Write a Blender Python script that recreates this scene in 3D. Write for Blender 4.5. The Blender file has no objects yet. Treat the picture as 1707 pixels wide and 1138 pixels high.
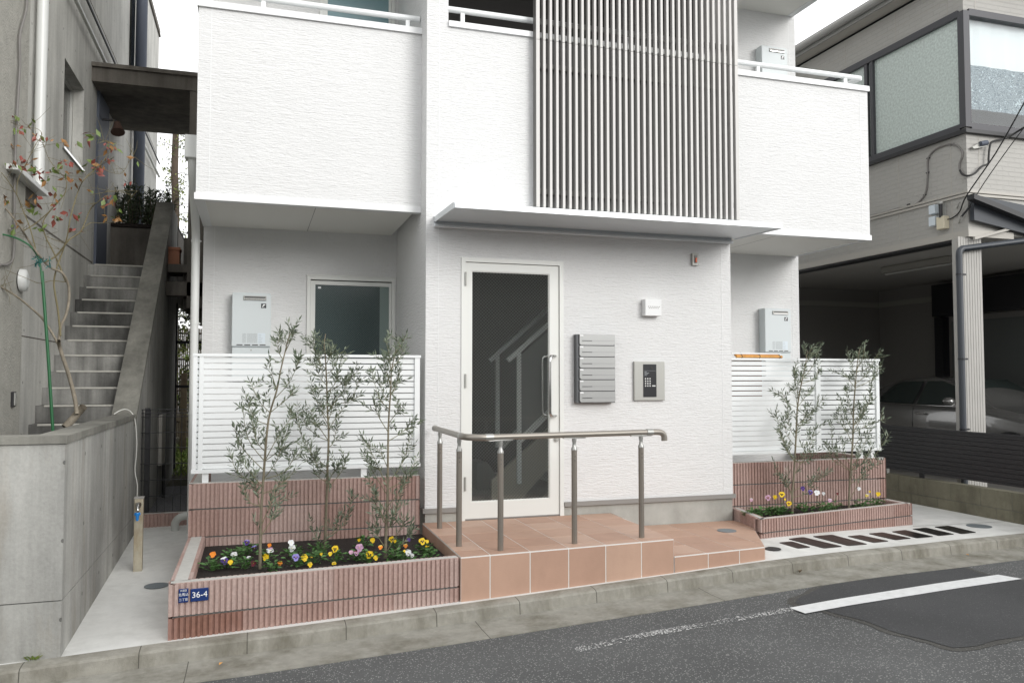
import bpy, bmesh, math, random
from mathutils import Vector, noise
R = math.radians
sc = bpy.context.scene
col = sc.collection
# ------------------------------------------------------------------ camera
CAM = Vector((0, -7, 1.55)); YAW, PITCH, FPX = R(17.52), R(2.5166), 1362.4
cam_d = bpy.data.cameras.new("Camera"); cam = bpy.data.objects.new("Camera", cam_d); col.objects.link(cam)
cam.location = CAM; cam.rotation_euler = (R(90) + PITCH, 0, -YAW)
cam_d.sensor_width = 36; cam_d.lens = FPX / 1707 * 36; cam_d.clip_start = .05; cam_d.clip_end = 2000
sc.camera = cam
# ------------------------------------------------------------------ world and sun (bright overcast)
SUN_EL, SUN_AZ = R(20), R(155)      # from behind the camera, high
w = bpy.data.worlds.new("World"); sc.world = w; w.use_nodes = True
nt = w.node_tree; bg = nt.nodes['Background']
sky = nt.nodes.new('ShaderNodeTexSky'); sky.sky_type = 'NISHITA'; sky.sun_disc = False
sky.sun_elevation = SUN_EL; sky.sun_rotation = SUN_AZ; sky.air_density = 1.0; sky.dust_density = .5
hs = nt.nodes.new('ShaderNodeHueSaturation'); hs.inputs['Saturation'].default_value = .12; hs.inputs['Value'].default_value = 1.0
nt.links.new(sky.outputs[0], hs.inputs['Color']); ov = nt.nodes.new('ShaderNodeMix'); ov.data_type = 'RGBA'; ov.inputs['Factor'].default_value = .72   # cloud deck over the clear sky
ov.inputs['B'].default_value = (11.5, 11.55, 11.6, 1); nt.links.new(hs.outputs[0], ov.inputs['A']); nt.links.new(ov.outputs['Result'], bg.inputs['Color'])
bg.inputs['Strength'].default_value = .15
sun_d = bpy.data.lights.new("Sun", 'SUN'); sun = bpy.data.objects.new("Sun", sun_d); col.objects.link(sun)
sun_d.energy = 1.85; sun_d.angle = R(28); sun_d.color = (1, .98, .95)
sd = Vector((math.sin(SUN_AZ) * math.cos(SUN_EL), math.cos(SUN_AZ) * math.cos(SUN_EL), math.sin(SUN_EL)))
sun.rotation_euler = sd.to_track_quat('Z', 'Y').to_euler(); sun.location = (0, -20, 30)
vs = sc.view_settings; vs.view_transform = 'Standard'; vs.look = 'None'; vs.gamma = 1; vs.use_curve_mapping = False
vs.exposure = .06
sc.cycles.max_bounces = 8; sc.cycles.diffuse_bounces = 6; sc.cycles.transparent_max_bounces = 12
random.seed(7)

# ------------------------------------------------------------------ pixel -> point (measured on the photo)
_f = Vector((math.sin(YAW) * math.cos(PITCH), math.cos(YAW) * math.cos(PITCH), math.sin(PITCH)))
_r = Vector((math.cos(YAW), -math.sin(YAW), 0)); _u = _r.cross(_f)
def P(px, py, X=None, Y=None, Z=None):
    d = _f * FPX + _r * (px - 853.5) - _u * (py - 569)
    if X is not None: t = (X - CAM.x) / d.x
    elif Y is not None: t = (Y - CAM.y) / d.y
    else: t = (Z - CAM.z) / d.z
    return CAM + d * t
def itp(t, xs, ys):
    if t <= xs[0]: return ys[0]
    for i in range(len(xs) - 1):
        if t <= xs[i + 1]: return ys[i] + (ys[i + 1] - ys[i]) * (t - xs[i]) / (xs[i + 1] - xs[i])
    return ys[-1]
def kerb_y(x): return itp(x, [-8, -3, -1.33, -.47, .05, 1.4, 3.1, 4.03, 4.57, 5.57, 6.2, 7.1, 12, 30],
                          [-2.0, -1.80, -1.696, -1.605, -1.58, -1.45, -1.302, -1.205, -1.133, -1.053, -.977, -.913, -.6, 1.2])
def kerb_z(x): return itp(x, [-3, -.47, 1.4, 3.1, 4, 5, 6.4, 9], [-.1, -.045, -.012, .035, .055, .06, .052, .05])
def apron_z(x, y):
    s = itp(x, [2, 4, 6, 6.5], [.05, .09, .012, .0])
    return kerb_z(x) + s * max(0, min(y, 2.2) - kerb_y(x))
def G(px, py):
    z = 0
    for _ in range(25):
        q = P(px, py, Z=z); z = apron_z(q.x, q.y)
    return q
def road_z(x, y):
    e = kerb_z(x) - .095
    return e + (-.015) * max(0, min(1, (kerb_y(x) - .49 - y)))

# ------------------------------------------------------------------ materials
MATS = {}
def mat(name, color, rough=.7, metal=0, vary=0, vscale=3, bump=0, bscale=(60, 60, 60), bdist=.002, spec=.5, dark=None, dscale=1.2, damt=.5, detail=3, coat=0):
    m = bpy.data.materials.new(name); m.use_nodes = True; MATS[name] = m
    n, l = m.node_tree.nodes, m.node_tree.links; b = n['Principled BSDF']
    b.inputs['Roughness'].default_value = rough; b.inputs['Metallic'].default_value = metal
    b.inputs['Specular IOR Level'].default_value = spec; b.inputs['Coat Weight'].default_value = coat
    c4 = (*color, 1); b.inputs['Base Color'].default_value = c4
    g = n.new('ShaderNodeNewGeometry'); src = None
    if vary:
        t = n.new('ShaderNodeTexNoise'); t.inputs['Scale'].default_value = vscale; t.inputs['Detail'].default_value = 6; t.inputs['Roughness'].default_value = .65
        l.new(g.outputs['Position'], t.inputs['Vector'])
        mr = n.new('ShaderNodeMapRange'); mr.inputs['From Min'].default_value = .3; mr.inputs['From Max'].default_value = .7
        mr.inputs['To Min'].default_value = 1 - vary; mr.inputs['To Max'].default_value = 1 + vary; l.new(t.outputs['Fac'], mr.inputs['Value'])
        mx = n.new('ShaderNodeVectorMath'); mx.operation = 'SCALE'; mx.inputs[0].default_value = color; l.new(mr.outputs[0], mx.inputs['Scale']); src = mx.outputs[0]
    if dark:
        t = n.new('ShaderNodeTexNoise'); t.inputs['Scale'].default_value = dscale; t.inputs['Detail'].default_value = 8; t.inputs['Roughness'].default_value = .7
        mp = n.new('ShaderNodeVectorMath'); mp.operation = 'MULTIPLY'; mp.inputs[1].default_value = (1.6, 1.6, .7); l.new(g.outputs['Position'], mp.inputs[0]); l.new(mp.outputs[0], t.inputs['Vector'])
        r = n.new('ShaderNodeValToRGB'); r.color_ramp.elements[0].position = .45; r.color_ramp.elements[1].position = .72
        r.color_ramp.elements[0].color = (0, 0, 0, 1); r.color_ramp.elements[1].color = (damt, damt, damt, 1); l.new(t.outputs['Fac'], r.inputs[0])
        mm = n.new('ShaderNodeMix'); mm.data_type = 'RGBA'; l.new(r.outputs[0], mm.inputs['Factor'])
        if src: l.new(src, mm.inputs['A'])
        else: mm.inputs['A'].default_value = c4
        mm.inputs['B'].default_value = (*dark, 1); src = mm.outputs['Result']
    if src: l.new(src, b.inputs['Base Color'])
    if bump:
        mp = n.new('ShaderNodeVectorMath'); mp.operation = 'MULTIPLY'; mp.inputs[1].default_value = bscale; l.new(g.outputs['Position'], mp.inputs[0])
        t = n.new('ShaderNodeTexNoise'); t.inputs['Scale'].default_value = 1; t.inputs['Detail'].default_value = detail; l.new(mp.outputs[0], t.inputs['Vector'])
        bp = n.new('ShaderNodeBump'); bp.inputs['Strength'].default_value = bump; bp.inputs['Distance'].default_value = bdist
        l.new(t.outputs['Fac'], bp.inputs['Height']); l.new(bp.outputs[0], b.inputs['Normal'])
    m['_src'] = 0
    return m
def nodes(m): return m.node_tree.nodes, m.node_tree.links, m.node_tree.nodes['Principled BSDF']
def math_n(n, l, op, a, b=None):
    x = n.new('ShaderNodeMath'); x.operation = op
    for i, v in enumerate((a, b)):
        if v is None: continue
        if isinstance(v, (int, float)): x.inputs[i].default_value = v
        else: l.new(v, x.inputs[i])
    return x.outputs[0]

def siding(name, color, brickish=False):
    m = mat(name, color, .62, vary=.02, vscale=1.3, spec=.3); n, l, b = nodes(m)
    g = n.new('ShaderNodeNewGeometry')
    h = None
    for sc3, wt, det in (((11, 11, 78), 1.0, 3), ((34, 34, 120), .6, 2), ((2.6, 2.6, 110), .45, 2)):
        mp = n.new('ShaderNodeVectorMath'); mp.operation = 'MULTIPLY'; mp.inputs[1].default_value = sc3; l.new(g.outputs['Position'], mp.inputs[0])
        t = n.new('ShaderNodeTexNoise'); t.inputs['Scale'].default_value = 1; t.inputs['Detail'].default_value = det; t.inputs['Distortion'].default_value = .6
        l.new(mp.outputs[0], t.inputs['Vector'])
        v = math_n(n, l, 'MULTIPLY', t.outputs['Fac'], wt); h = v if h is None else math_n(n, l, 'ADD', h, v)
    bp = n.new('ShaderNodeBump'); bp.inputs['Strength'].default_value = 1; bp.inputs['Distance'].default_value = .0064
    l.new(h, bp.inputs['Height']); l.new(bp.outputs[0], b.inputs['Normal'])
    return m
M_SIDE = siding('white_siding', (.72, .722, .718))
M_ACC = siding('grey_siding', (.10, .10, .098))
M_WHITE = mat('white_paint', (.78, .79, .79), .4)
M_ALU = mat('white_aluminium', (.80, .82, .82), .35)
M_CANOPY = mat('canopy_metal', (.68, .71, .73), .35, metal=.2)
M_SOFF = mat('soffit_board', (.80, .79, .75), .7)
M_SASH = mat('cream_sash', (.74, .75, .72), .4)
M_TAUPE = mat('taupe_flashing', (.26, .25, .235), .5)
M_SLAT = mat('silver_slat', (.46, .45, .435), .45, metal=.1)
M_FOUND = mat('foundation_concrete', (.40, .40, .37), .85, vary=.12, vscale=5, bump=.4, dark=(.22, .21, .18), damt=.6)
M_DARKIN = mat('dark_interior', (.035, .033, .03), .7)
M_BLACK = mat('black_plastic', (.02, .021, .024), .3)
M_RAIL = mat('bronze_rail', (.31, .285, .25), .38, metal=.55)
M_RAILP = mat('bronze_post', (.24, .215, .185), .42, metal=.45)
M_JOINT = mat('cast_joint', (.42, .42, .40), .38, metal=.7)
M_CHROME = mat('polished_steel', (.62, .62, .61), .14, metal=1)
M_STEEL = mat('brushed_steel', (.40, .40, .375), .45, metal=.35)
M_MAIL = mat('mailbox_metal', (.36, .365, .36), .4, metal=.5)
M_MAILD = mat('mailbox_side', (.10, .105, .11), .45, metal=.3)
M_HEAT = mat('heater_paint', (.62, .665, .675), .42)
M_LABEL = mat('label_film', (.66, .73, .78), .45)
M_PRINT = mat('printed_grey', (.36, .39, .40), .6)
M_SOIL = mat('dark_soil', (.022, .016, .013), .95, vary=.4, vscale=60, bump=1, bscale=(90, 90, 90), bdist=.02)
M_MORTAR = mat('mortar', (.50, .49, .46), .9, vary=.1, vscale=20, bump=.5, bscale=(150, 150, 150))
M_MORTD = mat('joint_mortar', (.13, .135, .13), .9)
BR = [mat('pink_block_' + k, c, .88, vary=.16, vscale=55, bump=.5, bscale=(260, 260, 260), bdist=.002, dark=d, dscale=2.2, damt=.35)
      for k, c, d in (('a', (.40, .275, .24), (.22, .125, .10)), ('b', (.42, .295, .26), (.24, .145, .115)), ('c', (.375, .25, .215), (.20, .11, .085)), ('d', (.45, .335, .30), (.27, .17, .14)))]
M_BRRED = mat('damp_red_block', (.235, .118, .085), .8, vary=.2, vscale=40, bump=.5, bscale=(260, 260, 260), bdist=.002, dark=(.36, .22, .19), dscale=2.5, damt=.8)
M_TILE = mat('terracotta_tile', (.47, .30, .22), .55, dark=(.40, .25, .18), dscale=3, damt=.5, vary=.05, vscale=2, bump=.35, bscale=(40, 40, 150), bdist=.002)
M_TILES = [MATS['terracotta_tile'], mat('terracotta_tile_light', (.50, .33, .245), .5, vary=.06, vscale=3, bump=.35, bscale=(40, 40, 150), bdist=.002, dark=(.42, .27, .20), dscale=4, damt=.5), mat('terracotta_tile_deep', (.44, .275, .20), .6, vary=.06, vscale=3, bump=.35, bscale=(40, 40, 150), bdist=.002, dark=(.36, .22, .16), dscale=2.5, damt=.6)]
M_GROUT = mat('pale_grout', (.74, .73, .70), .9)
M_APRON = mat('new_concrete', (.68, .68, .655), .8, vary=.10, vscale=2.2, bump=.25, bscale=(25, 25, 25), bdist=.004, dark=(.36, .36, .33), dscale=1.3, damt=.55)
M_PIPEW = mat('white_pipe', (.70, .71, .69), .35)
M_PIPEG = mat('pale_grey_pipe', (.55, .56, .53), .4)
M_GRATE = mat('black_wet_slab', (.010, .009, .009), .32, vary=.3, vscale=120, bump=.35, bscale=(320, 320, 320), bdist=.002)
M_LID = mat('grey_lid', (.22, .25, .27), .5, metal=.4, bump=.6, bscale=(70, 70, 70))
M_LIDB = mat('black_lid', (.03, .03, .03), .6, bump=.6, bscale=(70, 70, 70))
M_SIGN = mat('navy_enamel', (.012, .035, .15), .25, coat=.5)
M_SIGNW = mat('sign_white', (.85, .86, .86), .4)
M_LEAFO = mat('olive_leaf', (.105, .135, .085), .45, vary=.35, vscale=25)
M_LEAFO2 = mat('olive_leaf_back', (.21, .245, .175), .55, vary=.2, vscale=25)
M_BARK = mat('young_bark', (.19, .165, .115), .85, vary=.25, vscale=40, bump=.6, bscale=(80, 80, 30))
M_TWIG = mat('green_twig', (.20, .19, .11), .75)
M_PLEAF = mat('pansy_leaf', (.075, .17, .045), .5, vary=.35, vscale=30)
M_RLEAF = mat('leaf_green', (.13, .19, .045), .45, vary=.3, vscale=12)
M_RLEAF2 = mat('leaf_bronze', (.26, .13, .04), .45, vary=.3, vscale=12)
M_RLEAF3 = mat('leaf_red', (.25, .065, .05), .45, vary=.25, vscale=12)
M_DLEAF = mat('dark_leaf', (.045, .065, .028), .5, vary=.4, vscale=6)
M_YLEAF = mat('yellow_green_leaf', (.28, .33, .08), .5, vary=.3, vscale=6)
M_GRASS = mat('grass_blade', (.20, .30, .06), .6, vary=.4, vscale=3)
M_STAKE = mat('green_stake', (.02, .12, .045), .4)
M_TIE = mat('teal_tie', (.02, .13, .12), .6)
M_NAVY = mat('navy_paint', (.075, .088, .118), .65)
M_WOOD = mat('orange_bamboo', (.62, .30, .07), .5, vary=.2, vscale=20)
M_WOODB = mat('brown_board', (.33, .13, .05), .6, vary=.15, vscale=10)
M_RCONC = mat('olive_block', (.17, .16, .115), .9, vary=.25, vscale=4, bump=.6, bscale=(120, 120, 120), dark=(.06, .055, .035), dscale=1.6, damt=.85)
M_LOUV = mat('black_louvre', (.022, .022, .024), .42)
M_TAN = mat('beige_trim', (.44, .42, .38), .5)
M_WFR = mat('dark_grey_sash', (.060, .060, .067), .45, metal=.1)
M_CHAR = mat('charcoal_steel', (.045, .052, .062), .45)
M_COL = mat('painted_column', (.40, .39, .365), .55, vary=.06, vscale=4)
M_GARG = mat('garage_board', (.26, .25, .235), .75)
M_GARC = mat('garage_ceiling', (.42, .41, .385), .8)
M_GTRIM = mat('garage_trim', (.34, .33, .30), .7)
M_CABLE = mat('black_cable', (.02, .02, .02), .6)
M_CABLEG = mat('grey_cable', (.20, .19, .18), .6)
M_IVORY = mat('ivory_box', (.68, .62, .47), .5)
M_BRASSW = mat('white_cable', (.7, .7, .66), .5)
M_TERRA = mat('terracotta_pot', (.38, .17, .10), .8)
M_CAR = mat('grey_car_paint', (.21, .208, .202), .22, metal=.5, coat=1)
M_CARGL = mat('car_glass', (.03, .04, .038), .04, spec=1)
M_RUBBER = mat('tyre_rubber', (.02, .02, .02), .8)
M_TRUNK = mat('old_bark', (.10, .075, .055), .9, vary=.3, vscale=12, bump=1, bscale=(30, 30, 8), bdist=.02)
M_BAMB = mat('old_bamboo_screen', (.19, .15, .10), .85, vary=.3, vscale=9)
M_GRAVEL = mat('gravel', (.20, .20, .21), .9, vary=.5, vscale=70, bump=1, bscale=(60, 60, 60), bdist=.03)
M_TAPB = mat('blue_plastic', (.02, .22, .62), .35)
M_TAPP = mat('worn_steel_post', (.42, .385, .30), .5, metal=.25, vary=.2, vscale=9, dark=(.25, .17, .08), dscale=6, damt=.6)
M_RED = mat('orange_red_lamp', (.75, .12, .03), .35)

def board_marked(name, color, holes=True, rough_top=False, streak=.25, brown=False):
    m = mat(name, color, .88, spec=.3); n, l, b = nodes(m); g = n.new('ShaderNodeNewGeometry')
    def noi(s3, det=5, r=.6):
        mp = n.new('ShaderNodeVectorMath'); mp.operation = 'MULTIPLY'; mp.inputs[1].default_value = s3; l.new(g.outputs['Position'], mp.inputs[0])
        t = n.new('ShaderNodeTexNoise'); t.inputs['Scale'].default_value = 1; t.inputs['Detail'].default_value = det; t.inputs['Roughness'].default_value = r
        l.new(mp.outputs[0], t.inputs['Vector']); return t.outputs['Fac']
    def mr(v, a, c, d, e):
        x = n.new('ShaderNodeMapRange'); x.inputs['From Min'].default_value = a; x.inputs['From Max'].default_value = c
        x.inputs['To Min'].default_value = d; x.inputs['To Max'].default_value = e; l.new(v, x.inputs['Value']); return x.outputs[0]
    f = mr(noi((1.1, 1.1, .8)), .3, .7, 1 - streak, 1 + streak * .5)
    f = math_n(n, l, 'MULTIPLY', f, mr(noi((9, 9, .55), 4), .3, .7, 1 - streak * .6, 1 + streak * .4))
    f = math_n(n, l, 'MULTIPLY', f, mr(noi((45, 45, 45), 4, .7), .3, .75, 1.07, .9))
    hgt = noi((50, 50, 50), 4)
    if holes:
        sx = n.new('ShaderNodeSeparateXYZ'); l.new(g.outputs['Position'], sx.inputs[0])
        u = math_n(n, l, 'ADD', math_n(n, l, 'MULTIPLY', sx.outputs[0], 1.0), sx.outputs[1])
        uu = math_n(n, l, 'SUBTRACT', math_n(n, l, 'MODULO', math_n(n, l, 'ADD', u, 30.0), .6), .3)
        vv = math_n(n, l, 'SUBTRACT', math_n(n, l, 'MODULO', math_n(n, l, 'ADD', sx.outputs[2], 30.22), .45), .225)
        d = math_n(n, l, 'SQRT', math_n(n, l, 'ADD', math_n(n, l, 'MULTIPLY', uu, uu), math_n(n, l, 'MULTIPLY', vv, vv)))
        k = mr(d, .011, .014, .45, 1.0); f = math_n(n, l, 'MULTIPLY', f, k); hgt = math_n(n, l, 'ADD', hgt, math_n(n, l, 'MULTIPLY', k, 2.0))
    mx = n.new('ShaderNodeVectorMath'); mx.operation = 'SCALE'; mx.inputs[0].default_value = color; l.new(f, mx.inputs['Scale']); l.new(mx.outputs[0], b.inputs['Base Color'])
    if brown:   # rusty water stains in vertical runs
        st_ = mr(noi((5, 5, .9), 6, .7), .52, .72, 0, .4); mm = n.new('ShaderNodeMix'); mm.data_type = 'RGBA'; l.new(st_, mm.inputs['Factor']); l.new(mx.outputs[0], mm.inputs['A'])
        m3 = n.new('ShaderNodeVectorMath'); m3.operation = 'SCALE'; m3.inputs[0].default_value = (.27, .22, .155); l.new(f, m3.inputs['Scale']); l.new(m3.outputs[0], mm.inputs['B']); l.new(mm.outputs['Result'], b.inputs['Base Color'])
    bp = n.new('ShaderNodeBump'); bp.inputs['Strength'].default_value = .6; bp.inputs['Distance'].default_value = .004
    l.new(hgt, bp.inputs['Height']); l.new(bp.outputs[0], b.inputs['Normal'])
    return m
M_CONC = board_marked('fair_faced_concrete', (.56, .555, .52), streak=.28)
M_CONCG = board_marked('garden_wall_concrete', (.38, .378, .355), True, streak=.38, brown=True)
M_CONCD = board_marked('weathered_dark_concrete', (.17, .155, .135), False, streak=.5)
M_CONCC = board_marked('weathered_coping', (.22, .215, .19), False, streak=.45)
M_STEP = board_marked('stair_concrete', (.25, .247, .232), False, streak=.75)
M_NOSE = mat('stair_nosing', (.42, .41, .37), .8, vary=.15, vscale=20)
M_STUC = mat('rough_stucco', (.40, .39, .35), .95, vary=.12, vscale=8, bump=1, bscale=(70, 70, 70), bdist=.01)

def asphalt(name, base, speck, dens):
    m = mat(name, base, .85, spec=.35); n, l, b = nodes(m); g = n.new('ShaderNodeNewGeometry')
    v = n.new('ShaderNodeTexVoronoi'); v.inputs['Scale'].default_value = 100; l.new(g.outputs['Position'], v.inputs['Vector'])
    v.inputs['Randomness'].default_value = 1
    sep = n.new('ShaderNodeSeparateColor'); l.new(v.outputs['Color'], sep.inputs[0])
    gt = math_n(n, l, 'GREATER_THAN', sep.outputs[0], 1 - dens); lt = math_n(n, l, 'LESS_THAN', v.outputs['Distance'], .42)
    k = math_n(n, l, 'MULTIPLY', gt, lt)
    t = n.new('ShaderNodeTexNoise'); t.inputs['Scale'].default_value = 150; t.inputs['Detail'].default_value = 3; l.new(g.outputs['Position'], t.inputs['Vector'])
    t2 = n.new('ShaderNodeTexNoise'); t2.inputs['Scale'].default_value = 1.1; t2.inputs['Detail'].default_value = 5; l.new(g.outputs['Position'], t2.inputs['Vector'])
    s = math_n(n, l, 'MULTIPLY', math_n(n, l, 'ADD', math_n(n, l, 'MULTIPLY', t.outputs['Fac'], 1.1), .45), math_n(n, l, 'ADD', math_n(n, l, 'MULTIPLY', t2.outputs['Fac'], .75), .62))
    mx = n.new('ShaderNodeVectorMath'); mx.operation = 'SCALE'; mx.inputs[0].default_value = base; l.new(s, mx.inputs['Scale'])
    mm = n.new('ShaderNodeMix'); mm.data_type = 'RGBA'; l.new(k, mm.inputs['Factor']); l.new(mx.outputs[0], mm.inputs['A']); mm.inputs['B'].default_value = (*speck, 1)
    l.new(mm.outputs['Result'], b.inputs['Base Color'])
    bp = n.new('ShaderNodeBump'); bp.inputs['Strength'].default_value = .8; bp.inputs['Distance'].default_value = .006
    l.new(t.outputs['Fac'], bp.inputs['Height']); l.new(bp.outputs[0], b.inputs['Normal'])
    return m
M_ASPH = asphalt('asphalt', (.10, .102, .102), (.30, .30, .29), .22)
M_PATCH = asphalt('new_asphalt_patch', (.062, .063, .065), (.12, .12, .12), .06)
M_SEAL = asphalt('patch_edge_seal', (.078, .076, .07), (.17, .17, .16), .12)

def kerb_mat(name, color, pitch, off):
    m = mat(name, color, .9, vary=.16, vscale=14, bump=.6, bscale=(140, 140, 140), bdist=.003, dark=(.12, .11, .08), dscale=2.2, damt=.95); n, l, b = nodes(m)
    g = n.new('ShaderNodeNewGeometry'); sx = n.new('ShaderNodeSeparateXYZ'); l.new(g.outputs['Position'], sx.inputs[0])
    k = math_n(n, l, 'LESS_THAN', math_n(n, l, 'MODULO', math_n(n, l, 'ADD', sx.outputs[0], 60 - off), pitch), .006)
    link = [x for x in l if x.to_socket == b.inputs['Base Color']][0]; srcs = link.from_socket
    mm = n.new('ShaderNodeMix'); mm.data_type = 'RGBA'; l.new(k, mm.inputs['Factor']); l.new(srcs, mm.inputs['A']); mm.inputs['B'].default_value = (.09, .085, .07, 1)
    l.new(mm.outputs['Result'], b.inputs['Base Color']); return m
M_KERB = kerb_mat('kerb_concrete', (.30, .288, .25), .6, .58)
M_GUT = kerb_mat('gutter_concrete', (.29, .28, .245), 1.8, .25)

def glass(name, tint=(.9, .93, .92), ior=1.5, wire=None, wcol=(.35, .36, .36), frost=None, refl=1.0):
    m = bpy.data.materials.new(name); m.use_nodes = True; n, l = m.node_tree.nodes, m.node_tree.links; n.clear()
    out = n.new('ShaderNodeOutputMaterial'); tr = n.new('ShaderNodeBsdfTransparent'); tr.inputs[0].default_value = (*tint, 1)
    gl = n.new('ShaderNodeBsdfGlossy'); gl.inputs['Roughness'].default_value = .02; gl.inputs[0].default_value = (refl, refl, refl, 1)
    fr = n.new('ShaderNodeFresnel'); gb = n.new('ShaderNodeNewGeometry'); im = n.new('ShaderNodeMapRange'); im.inputs['To Min'].default_value = ior; im.inputs['To Max'].default_value = 1 / ior
    l.new(gb.outputs['Backfacing'], im.inputs['Value']); l.new(im.outputs[0], fr.inputs[0])
    base = tr.outputs[0]
    if frost:
        df = n.new('ShaderNodeBsdfDiffuse'); df.inputs[0].default_value = (*frost[0], 1)
        if len(frost) > 2:
            g0 = n.new('ShaderNodeNewGeometry'); t0 = n.new('ShaderNodeTexNoise'); t0.inputs['Scale'].default_value = 38; t0.inputs['Detail'].default_value = 4; l.new(g0.outputs['Position'], t0.inputs['Vector'])
            m0 = n.new('ShaderNodeMapRange'); m0.inputs['From Min'].default_value = .35; m0.inputs['From Max'].default_value = .65; m0.inputs['To Min'].default_value = 1 - frost[2]; m0.inputs['To Max'].default_value = 1 + frost[2]; l.new(t0.outputs['Fac'], m0.inputs['Value'])
            v0 = n.new('ShaderNodeVectorMath'); v0.operation = 'SCALE'; v0.inputs[0].default_value = frost[0]; l.new(m0.outputs[0], v0.inputs['Scale']); l.new(v0.outputs[0], df.inputs[0])
        mx = n.new('ShaderNodeMixShader'); mx.inputs[0].default_value = frost[1]
        l.new(tr.outputs[0], mx.inputs[1]); l.new(df.outputs[0], mx.inputs[2]); base = mx.outputs[0]
        gl.inputs['Roughness'].default_value = .12
    mx = n.new('ShaderNodeMixShader'); l.new(fr.outputs[0], mx.inputs[0]); l.new(base, mx.inputs[1]); l.new(gl.outputs[0], mx.inputs[2]); cur = mx.outputs[0]
    if wire:
        g = n.new('ShaderNodeNewGeometry'); sx = n.new('ShaderNodeSeparateXYZ'); l.new(g.outputs['Position'], sx.inputs[0])
        ks = []
        for sgn, wid in ((1, wire[1]), (-1, wire[1] * .75)):
            u = math_n(n, l, 'ADD' if sgn < 0 else 'SUBTRACT', math_n(n, l, 'MULTIPLY', sx.outputs[0], 1.0), math_n(n, l, 'MULTIPLY', sx.outputs[2], 1.0))
            ks.append(math_n(n, l, 'LESS_THAN', math_n(n, l, 'MODULO', math_n(n, l, 'ADD', u, 40.0), wire[0]), wid))
        k = math_n(n, l, 'MAXIMUM', ks[0], ks[1])
        df = n.new('ShaderNodeBsdfDiffuse'); df.inputs[0].default_value = (*wcol, 1); m2 = n.new('ShaderNodeMixShader')
        l.new(math_n(n, l, 'MULTIPLY', k, wire[2]), m2.inputs[0]); l.new(cur, m2.inputs[1]); l.new(df.outputs[0], m2.inputs[2]); cur = m2.outputs[0]
    l.new(cur, out.inputs[0]); MATS[name] = m; return m
M_DGLASS = glass('wired_door_glass', (.97, .98, .97), 1.42, wire=(.030, .0022, .65), wcol=(.30, .31, .30))
M_WGLASS = glass('wired_obscure_glass', (.35, .42, .42), 1.4, wire=(.024, .0022, .8), wcol=(.20, .23, .23), frost=((.07, .10, .10), .75))
M_EGLASS = glass('pale_edge_glass', (.5, .55, .53), 1.4, wire=(.024, .0022, .8), wcol=(.3, .33, .32), frost=((.24, .31, .29), .85))  # paler green-grey glass for the strip of the other sash
M_WGLASS2 = glass('wired_blue_glass', (.5, .6, .6), 1.5, wire=(.024, .0025, .8), wcol=(.45, .55, .57), frost=((.20, .34, .37), .9))
M_FGLASS = glass('frosted_side_glass', (.8, .85, .83), 1.5, frost=((.66, .74, .70), .8, .14))
M_CGLASS = glass('clear_house_glass', (.96, .98, .98), 1.7)
M_DKGLASS = glass('dark_glass', (.25, .28, .28), 1.5)

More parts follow.
